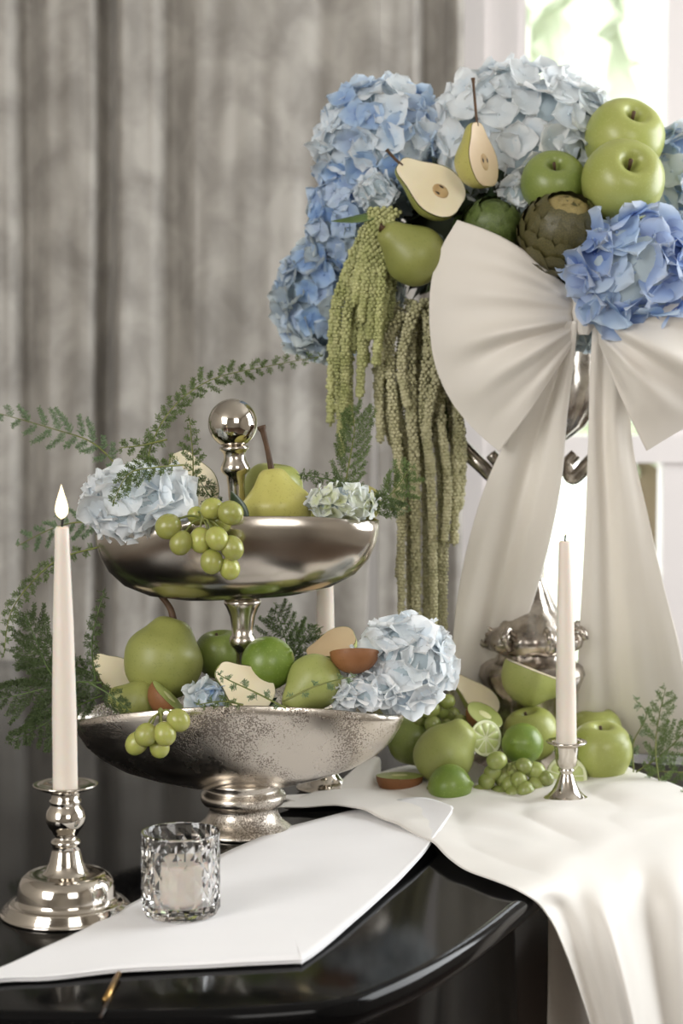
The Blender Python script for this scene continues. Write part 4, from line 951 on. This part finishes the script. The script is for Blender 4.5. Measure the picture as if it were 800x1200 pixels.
F_('fern tuft between the white hydrangea and the finial stem', [(262, 602, Yf - .02), (245, 580, Yf - .02), (232, 560, Yf - .02)], 20, 'fern_dark', 1.4, .1, 6)
F_('drooping fern sprig left of the candle flame going down', [(120, 640, Yf), (70, 655, Yf), (35, 685, Yf), (12, 720, Yf), (4, 770, Yf)], 16, 'fern', 1.2, .5, 7)
F_('blurred fern sprig behind the left candle flame', [(130, 620, Yf + .05), (95, 612, Yf + .08), (60, 620, Yf + .1), (20, 640, Yf + .12)], 34, 'fern_pale', .8, .1, 8)
F_('upright fern sprig to the right of the left candle', [(112, 800, Yf - .02), (108, 750, Yf - .02), (122, 692, Yf - .02)], 11, 'fern_dark', 1.5, .1, 9)
F_('bushy fern spreading left of the lower bowl behind the candle', [(120, 800, Yf), (80, 800, Yf), (40, 810, Yf), (-10, 822, Yf)], 60, 'fern_dark', 1.6, .2, 10)
F_('bushy upright fern left of the lower bowl', [(95, 830, Yf), (60, 790, Yf), (40, 745, Yf), (30, 720, Yf)], 45, 'fern_dark', 1.2, 0, 11)
F_('low dark fern hanging past the left rim of the lower bowl', [(120, 815, Yf), (85, 830, Yf - .02), (50, 850, Yf), (10, 870, Yf + .02)], 42, 'fern_dark', 1.4, .3, 12)
F_('second dark fern spreading to the left edge above the bowl rim', [(110, 790, Yf + .03), (60, 770, Yf + .03), (15, 765, Yf + .04)], 45, 'fern_dark', 1.3, 0, 13)
F_('small fern on the mottled pear at the left rim', [(105, 800, Yf - .07), (130, 815, Yf - .08), (150, 832, Yf - .09)], 18, 'fern_dark', 1.3, .2, 14)
F_('fine fern sprig across the cream pear half', [(335, 830, Yf - .12), (300, 812, Yf - .12), (270, 798, Yf - .11), (255, 790, Yf - .1)], 11, 'fern_pale', .7, .1, 15)
F_('thin fern sprig lying across the pale pear in the lower bowl', [(332, 822, Yf - .1), (365, 806, Yf - .11), (398, 796, Yf - .11), (416, 793, Yf - .1)], 9, 'fern_pale', .6, .1, 16)
F_('dark bushy fern behind the lime under the upper bowl', [(345, 790, Yf + .04), (335, 750, Yf + .04), (322, 712, Yf + .04)], 42, 'fern_dark', 1.5, .1, 17)
F_('second dark fern behind the lime, leaning right to the candle', [(330, 790, Yf + .04), (352, 755, Yf + .05), (372, 735, Yf + .05)], 26, 'fern_dark', 1.5, .1, 18)
F_('low fern tips at the rim beside the blue hydrangea tuft', [(285, 826, Yf - .12), (260, 822, Yf - .125), (230, 826, Yf - .125)], 9, 'fern', 1.2, 0, 19)
F_('feathery fern rising from the upper bowl before the left amaranth', [(400, 592, Yf + .05), (408, 548, Yf + .08), (415, 505, Yf + .1), (412, 478, Yf + .1)], 42, 'fern', 1.3, -.1, 20)
F_('flat fern sprig across the top of the cream hydrangea', [(445, 590, Yf), (410, 568, Yf), (375, 560, Yf), (352, 556, Yf)], 13, 'fern_dark', 1.3, .1, 21)
F_('fern tuft in front of the right amaranth at the upper bowl rim', [(430, 602, Yf), (462, 575, Yf + .02), (482, 545, Yf + .03)], 34, 'fern', 1.4, .2, 22)
F_('fern tuft at the right tip of the upper bowl', [(428, 580, Yf - .02), (450, 590, Yf - .02), (478, 600, Yf)], 20, 'fern_dark', 1.4, .2, 23)
F_('wispy fern at the right edge on the white cloth', [(775, 935, 1.98), (768, 880, 1.99), (772, 840, 2.0), (780, 805, 2.0)], 34, 'fern', .8, 0, 24)
F_('fern sprig spreading right beyond the big apple', [(745, 905, 2.0), (775, 885, 2.0), (800, 860, 2.0), (830, 830, 2.0)], 40, 'fern', .9, 0, 25)
F_('fern tip lying on the cloth in the right corner', [(830, 920, 1.93), (800, 935, 1.93), (780, 958, 1.92), (762, 964, 1.91)], 20, 'fern', 1.2, .1, 26)
F_('curved bare fern twig beside the big apple', [(742, 905, 2.02), (742, 870, 2.02), (757, 838, 2.02), (742, 818, 2.02)], 14, 'fern_pale', .6, 0, 27)
F_('low pale fern sprig along the cloth edge at the right', [(820, 905, 2.0), (790, 905, 2.0), (755, 903, 2.0)], 22, 'fern', .9, 0, 28)
